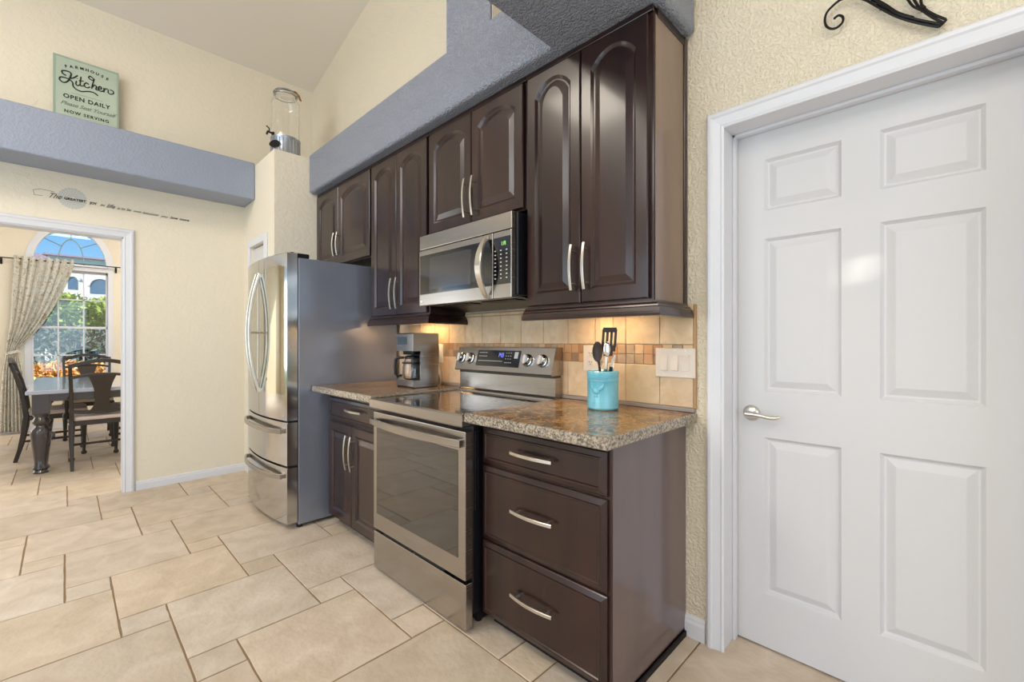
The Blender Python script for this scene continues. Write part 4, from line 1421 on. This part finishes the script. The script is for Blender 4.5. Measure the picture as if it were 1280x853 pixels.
def archband(r0, r1, x0, x1, z0=az0, zr0=None, zr1=None, n=28):
    zr0 = zr0 or r0; zr1 = zr1 or r1
    rings = []
    for k in range(n+1):
        c_, s_ = math.cos(PI*k/n), math.sin(PI*k/n)
        rings.append([Vector((x0, WYc+r0*c_, z0+zr0*s_)), Vector((x1, WYc+r0*c_, z0+zr0*s_)), Vector((x1, WYc+r1*c_, z0+zr1*s_)), Vector((x0, WYc+r1*c_, z0+zr1*s_))])
    mb.ring_loft(rings)
H = az1-az0
archband(hw-.02, hw+.055, X0, XD+.02, az0, H-.01, H+.06)
mb.box(X0, XD+.02, WYc-hw, WYc+hw, az0-.02, az0+.010, .003)
mb.build('window_frame', M['white'], wn)
mb = MB()
archband(.125, .138, X0+.01, X0+.03, az0, .36, .375)
for k in (1, 2, 3):
    th = PI*k/4
    mb.bar([(X0+.02, WYc+.13*math.cos(th), az0+.37*math.sin(th)), (X0+.02, WYc+(hw-.01)*math.cos(th), az0+(H-.01)*math.sin(th))], .011, .02, (1, 0, 0))
mb.build('sunburst_grille', mat('grey_grille', (150, 170, 180), .5), wn)
mb = MB()
mb.prism([(y, z) for y, z in archpts(hw-.01, 24, H-.005)], 'x', X0+.018, X0+.020)
mb.build('window_pane', M['pane'], wn)

# curtain rod and curtain
t = thing('curtain_rod', 'thin dark curtain rod across the dining room window', 'curtain rod', (XD+.08, .0, 2.27))
mb = MB(); mb.tube([(XD+.09, -.60, 2.277), (XD+.09, .60, 2.277)], .007, 10); mb.build('rod', M['iron'], t)
for y in (-.57, .535):
    mb = MB(); mb.tube([(XD+.09, y, 2.277), (XD+.03, y, 2.265), (XD+.002, y, 2.25)], .005, 8); mb.box(XD, XD+.006, y-.012, y+.012, 2.20, 2.28, .002); mb.build('bracket', M['iron'], t)
t = thing('curtain', 'cream floral curtain tied back at the left of the dining window', 'curtain', (XD+.1, -.45, .03))
mb = MB()
rows = [(2.315, -.455, .100, .022, 1.0), (2.29, -.455, .098, .020, 1.0), (2.262, -.455, .096, .026, 1), (2.10, -.462, .060, .028, 1), (1.90, -.470, -.005, .028, 1), (1.65, -.478, -.100, .028, 1), (1.45, -.485, -.190, .026, 1), (1.28, -.500, -.290, .022, .9),
        (1.16, -.515, -.370, .018, .8), (1.075, -.520, -.410, .014, .7), (1.04, -.520, -.415, .013, .7), (.98, -.530, -.405, .018, .8), (.8, -.550, -.375, .024, .9), (.5, -.565, -.350, .028, 1), (.2, -.575, -.335, .030, 1), (.03, -.575, -.33, .030, 1)]
fine = []
for r0, r1 in zip(rows, rows[1:]):
    for k in range(4):
        fine.append(tuple(r0[j]+(r1[j]-r0[j])*k/4 for j in range(5)))
fine.append(rows[-1])
nn_ = 110
vg = []
for (zz, ya, yb_, amp, _) in fine:
    row = []
    for i in range(nn_+1):
        u = i/nn_
        ph = u*2*PI*7.5
        row.append(mb.bm.verts.new((XD+.10+amp*math.sin(ph)+.006*math.sin(ph*2.3+zz*2), ya+(yb_-ya)*u+.35*(yb_-ya)/11*math.sin(2*ph)*.3, zz+.012*math.sin(ph)*(zz > 2.25))))
    vg.append(row)
for r0, r1 in zip(vg, vg[1:]):
    for i in range(nn_):
        f = mb.bm.faces.new((r0[i], r0[i+1], r1[i+1], r1[i])); f.smooth = True
cu = mb.build('curtain_panel', M['curtain'], t)
so_ = cu.modifiers.new('thick', 'SOLIDIFY'); so_.thickness = .003
mb = MB()
n = 24
mb.bar([(XD+.10+.030*math.cos(2*PI*k/n), -.466+.066*math.sin(2*PI*k/n), 1.058+.02*math.sin(2*PI*k/n)) for k in range(n+1)], .004, .035, (0, 0, 1))
mb.build('tieback', M['curtain'], t)

# ---- dining table
TX0, TX1, TY0, TY1 = -7.90, -5.80, -.242, .80
t = thing('dining_table', 'dark rectangular dining table with glossy sky-tinted top and turned legs', 'table', ((TX0+TX1)/2, (TY0+TY1)/2, 0))
mb = MB(); mb.box(TX0, TX1, TY0, TY1, .722, .758, .008, 3); mb.build('tabletop', M['table_top'], t)
mb = MB(); mb.box(TX0+.05, TX1-.05, TY0+.05, TY1-.05, .650, .722, .003); mb.build('apron', M['table'], t)
prof = [(.052, 0), (.056, .012), (.046, .03), (.060, .045), (.058, .055), (.044, .075), (.050, .15), (.066, .30), (.072, .37), (.066, .40), (.045, .42), (.040, .435), (.058, .455), (.062, .475), (.050, .495), (.044, .51), (.055, .53), (.058, .545)]
for x in (TX0+.105, TX1-.105):
    for y in (TY0+.095, TY1-.095):
        mb = MB(); mb.lathe(prof, (x, y, 0), 24); mb.box(x-.058, x+.058, y-.058, y+.058, .54, .722, .006); mb.build('leg', M['table'], t)

# ---- dining chairs; local frame: front +Y, origin under the seat centre
def make_chair(label, arms=False):
    t = thing('dining_chair', label, 'chair', (0, 0, 0), group='dining chairs around the table')
    mb = MB()
    def S(d, z): return [Vector((-.235+d, .24-d, z)), Vector((-.21+d, -.215+d, z)), Vector((.21-d, -.215+d, z)), Vector((.235-d, .24-d, z))]
    mb.ring_loft([S(.006, .405), S(0, .41), S(0, .448), S(.006, .452)])
    mb.build('seat_frame', M['chair'], t, local=True)
    mb = MB()
    mb.ring_loft([S(.012, .450), S(.004, .468), S(.010, .488), S(.035, .502), S(.09, .508)], smooth=True)
    mb.build('seat_cushion', M['cushion'], t, 'pale fabric seat cushion', local=True)
    for s in (-1, 1):
        mb = MB()
        mb.bar([(s*.205, -.285, 0), (s*.207, -.255, .12), (s*.208, -.225, .30), (s*.208, -.212, .45), (s*.210, -.225, .60), (s*.214, -.262, .80), (s*.220, -.315, .975)], [.026, .028, .030, .034, .030, .028, .026], [.030, .034, .040, .042, .036, .030, .026], (0, 1, 0.05))
        mb.build('leg', M['chair'], t, local=True)
        mb = MB()
        mb.lathe([(.016, 0), (.024, .012), (.024, .022), (.014, .04), (.016, .09), (.024, .30), (.026, .36), (.018, .375), (.026, .39), (.026, .412)], (s*.205, .205, 0), 14)
        mb.build('leg', M['chair'], t, local=True)
    def yb(z): return -.212-(.0 if z < .45 else ((z-.45)/.525)**1.25*.103)
    n = 16
    mb = MB()
    rail = []
    for i in range(n+1):
        u = -1+2*i/n
        rail.append((u*.228, yb(.97)-.018*(1-u*u), .972+.050*(1-u*u)**1.5 if abs(u) < .99 else .972))
    mb.bar(rail, .026, [.036]*(n+1), (0, 0, 1))
    mb.build('top_rail', M['chair'], t, local=True); mb = MB()
    rail2 = []
    for i in range(n+1):
        u = -1+2*i/n
        rail2.append((u*.214, yb(.86)-.014*(1-u*u), .862+.030*(1-u*u)))
    mb.bar(rail2, .02, .026, (0, 0, 1))
    mb.build('back_rail', M['chair'], t, local=True); mb = MB()
    rail3 = [((-1+2*i/n)*.205, yb(.54)-.008, .545-.020*(1-(-1+2*i/n)**2)) for i in range(n+1)]
    mb.bar(rail3, .02, .030, (0, 0, 1))
    mb.build('back_rail', M['chair'], t, local=True)
    mb = MB()
    prof_ = [(.53, .105), (.56, .075), (.60, .056), (.66, .050), (.74, .058), (.80, .072), (.84, .085), (.88, .10)]
    rings = []
    for z, w_ in prof_:
        y = yb(z)-.012
        rings.append([Vector((-w_, y-.006, z)), Vector((w_, y-.006, z)), Vector((w_, y+.006, z)), Vector((-w_, y+.006, z))])
    mb.ring_loft(rings)
    mb.build('splat', M['chair'], t, local=True)
    mb = MB()
    for s in (-1, 1): mb.bar([(s*.205, -.235, .20), (s*.205, .19, .20)], .018, .022, (0, 0, 1))
    mb.bar([(-.205, -.02, .20), (.205, -.02, .20)], .018, .022, (0, 0, 1))
    mb.build('stretcher', M['chair'], t, local=True)
    if arms:
        for s in (-1, 1):
            mb = MB()
            mb.bar([(s*.214, -.235, .665), (s*.235, -.10, .675), (s*.250, .03, .668), (s*.252, .11, .650), (s*.245, .125, .63)], [.03, .036, .042, .044, .036], .024, (0, 0, 1))
            mb.lathe([(.020, .44), (.030, .47), (.030, .49), (.014, .51), (.014, .53), (.022, .57), (.016, .62), (.018, .65)], (s*.240, .09, 0), 14)
            mb.build('armrest', M['chair'], t, local=True)
    return t
c1 = make_chair('dark wooden armchair with its back to the kitchen, at the near end of the table', True)
c1.location = (-6.035, .258, 0); c1.rotation_euler.z = PI/2
c2 = make_chair('dark wooden dining chair seen from the side, left of the table')
c2.location = (-6.78, -.055, 0)
for lab, loc, rz in (('dark wooden dining chair at the far end of the table under the window', (-7.77, .215, 0), -PI/2),
                     ('dark wooden dining chair on the right side of the table, half hidden by the armchair', (-6.60, .60, 0), PI)):
    c = copy_tree(c2); c['label'] = lab; c.location = loc; c.rotation_euler.z = rz

# ================================================================== OUTSIDE
mb = MB(); mb.box(-90, XD-.17, -40, 60, -.35, -.20)
tag(mb.build('lawn', M['grass']), 'green lawn outside the dining room window', 'lawn', kind='stuff')
def bush(name, label, cx, cy, z0, rx, ry, rz, n, size, m, cat='bush', grp=None, trunk=True, seed=1):
    rnd = random.Random(seed)
    t = thing(name, label, cat, (cx, cy, -.2), group=grp)
    mb = MB()
    for i in range(n):
        while True:
            p = Vector((rnd.uniform(-1, 1), rnd.uniform(-1, 1), rnd.uniform(-1, 1)))
            if .35 < p.length < 1: break
        p *= 1+.12*math.sin(7*p.x+seed)*math.cos(5*p.y)
        c = Vector((cx+p.x*rx, cy+p.y*ry, z0+rz+p.z*rz))
        d = Vector((rnd.gauss(0, 1), rnd.gauss(0, 1), rnd.gauss(0, 1)+.5)).normalized()
        s = d.cross(Vector((rnd.gauss(0, 1), rnd.gauss(0, 1), rnd.gauss(0, 1)))).normalized()
        k = size*rnd.uniform(.6, 1.3)
        vs_ = [c-d*k, c+s*k*.35+d.cross(s)*k*.08, c+d*k, c-s*k*.35+d.cross(s)*k*.08]
        mb.bm.faces.new([mb.bm.verts.new(q) for q in vs_])
    mb.build('foliage', m, t)
    if trunk:
        mb = MB()
        for k in range(3):
            a = k*2.1+seed
            mb.tube([(cx+.05*math.cos(a), cy+.05*math.sin(a), -.198), (cx+.2*rx*math.cos(a), cy+.2*ry*math.sin(a), z0), (cx+.5*rx*math.cos(a), cy+.5*ry*math.sin(a), z0+rz)], [.06, .045, .02], 8)
        mb.build('stems', M['bark'], t)
    return t
bush('shrub', 'bright yellow-green leafy tree outside, right half of the window', -17.4, 1.0, 1.25, .55, .9, .62, 1500, .11, M['leaf_a'], 'tree', 'shrubs outside', seed=2)
bush('shrub', 'yellow-green leafy tree outside, middle of the window', -16.3, -.05, 1.30, .45, .75, .58, 1300, .11, M['leaf_a'], 'tree', 'shrubs outside', seed=5)
bush('shrub', 'darker green tree outside, seen beside the curtain', -15.0, -.80, .9, .6, .7, .7, 1300, .11, M['leaf_b'], 'tree', 'shrubs outside', seed=8)
bush('shrub', 'darker green tree outside, behind the yellow-green ones', -19.5, 1.2, .75, 1.0, 2.6, .85, 2500, .13, M['leaf_b'], 'tree', 'shrubs outside', seed=9)
bush('hedge', 'grey-green hedge in the lower half of the dining window', -13.4, .1, 0.0, .5, 2.4, .76, 5200, .075, M['leaf_c'], 'hedge', None, seed=11)
bush('flowering_shrub', 'low orange flowering shrub in front of the grey-green hedge outside', -12.1, .05, .12, .3, 1.1, .34, 4200, .06, M['leaf_o'], 'shrub', None, seed=13)
# white neighbouring house with arched windows
t = thing('house', 'white stucco house with two arched windows across the lawn', 'house', (-50, 2, -.2))
mb = MB(); mb.box(-56, -50, -.9, 9, -.2, 7.9); mb.box(-56, -49.9, -.9, 9, 7.55, 7.9, .03); mb.build('walls', M['stucco'], t)
for (yc_, w_, zt, zb_) in ((.49, .28, 6.37, 5.35), (2.11, .62, 6.34, 5.1), (4.2, .5, 6.35, 5.1)):
    mb = MB()
    sp_ = zt-w_
    pts = [(yc_+w_*math.cos(PI*k/16), sp_+w_*math.sin(PI*k/16)) for k in range(17)]+[(yc_-w_, zb_), (yc_+w_, zb_)]
    mb.prism(pts, 'x', -50.03, -49.97); wf = mb.build('window', M['glass_far'], t)
    mb = MB()
    rings = [[Vector((-50, yc_+(w_+q)*math.cos(PI*k/16), sp_+(w_+q)*math.sin(PI*k/16))) + Vector((x_, 0, 0)) for q, x_ in ((0, 0), (0, .1), (.16, .1), (.16, 0))] for k in range(17)]
    mb.ring_loft(rings); mb.build('surround', M['stucco'], wf)
mb = MB()
mb.prism([(-57, 7.9), (-49.6, 7.9), (-53, 8.5)], 'y', -1.2, 9.2); mb.build('roof', M['roof'], t)
t = thing('neighbour_house', 'white house with grey-purple tile roof seen through the arched transom', 'house', (-42, -3.5, -.2))
mb = MB(); mb.box(-46, -42, -7, -.45, -.2, 6.4); mb.build('walls', M['stucco'], t)
mb = MB(); mb.ring_loft([[Vector((-46.4, -7.3, 6.4)), Vector((-41.6, -7.3, 6.4)), Vector((-41.6, -.15, 6.4)), Vector((-46.4, -.15, 6.4))], [Vector((-44.2, -4.9, 7.15)), Vector((-43.8, -4.9, 7.15)), Vector((-43.8, -1.2, 7.15)), Vector((-44.2, -1.2, 7.15))]])
mb.build('roof', M['roof'], t)
for k, (z_, lab) in enumerate(((5.45, 'upper dark utility wire outside the arched window'), (5.02, 'lower dark utility wire outside the arched window'))):
    mb = MB(); mb.tube([(-22, -12, z_+.1), (-22, -4, z_), (-22, 4, z_), (-22, 12, z_+.1)], .016, 6)
    tag(mb.build('utility_wire', M['cable']), lab, 'wire', 'wires outside')
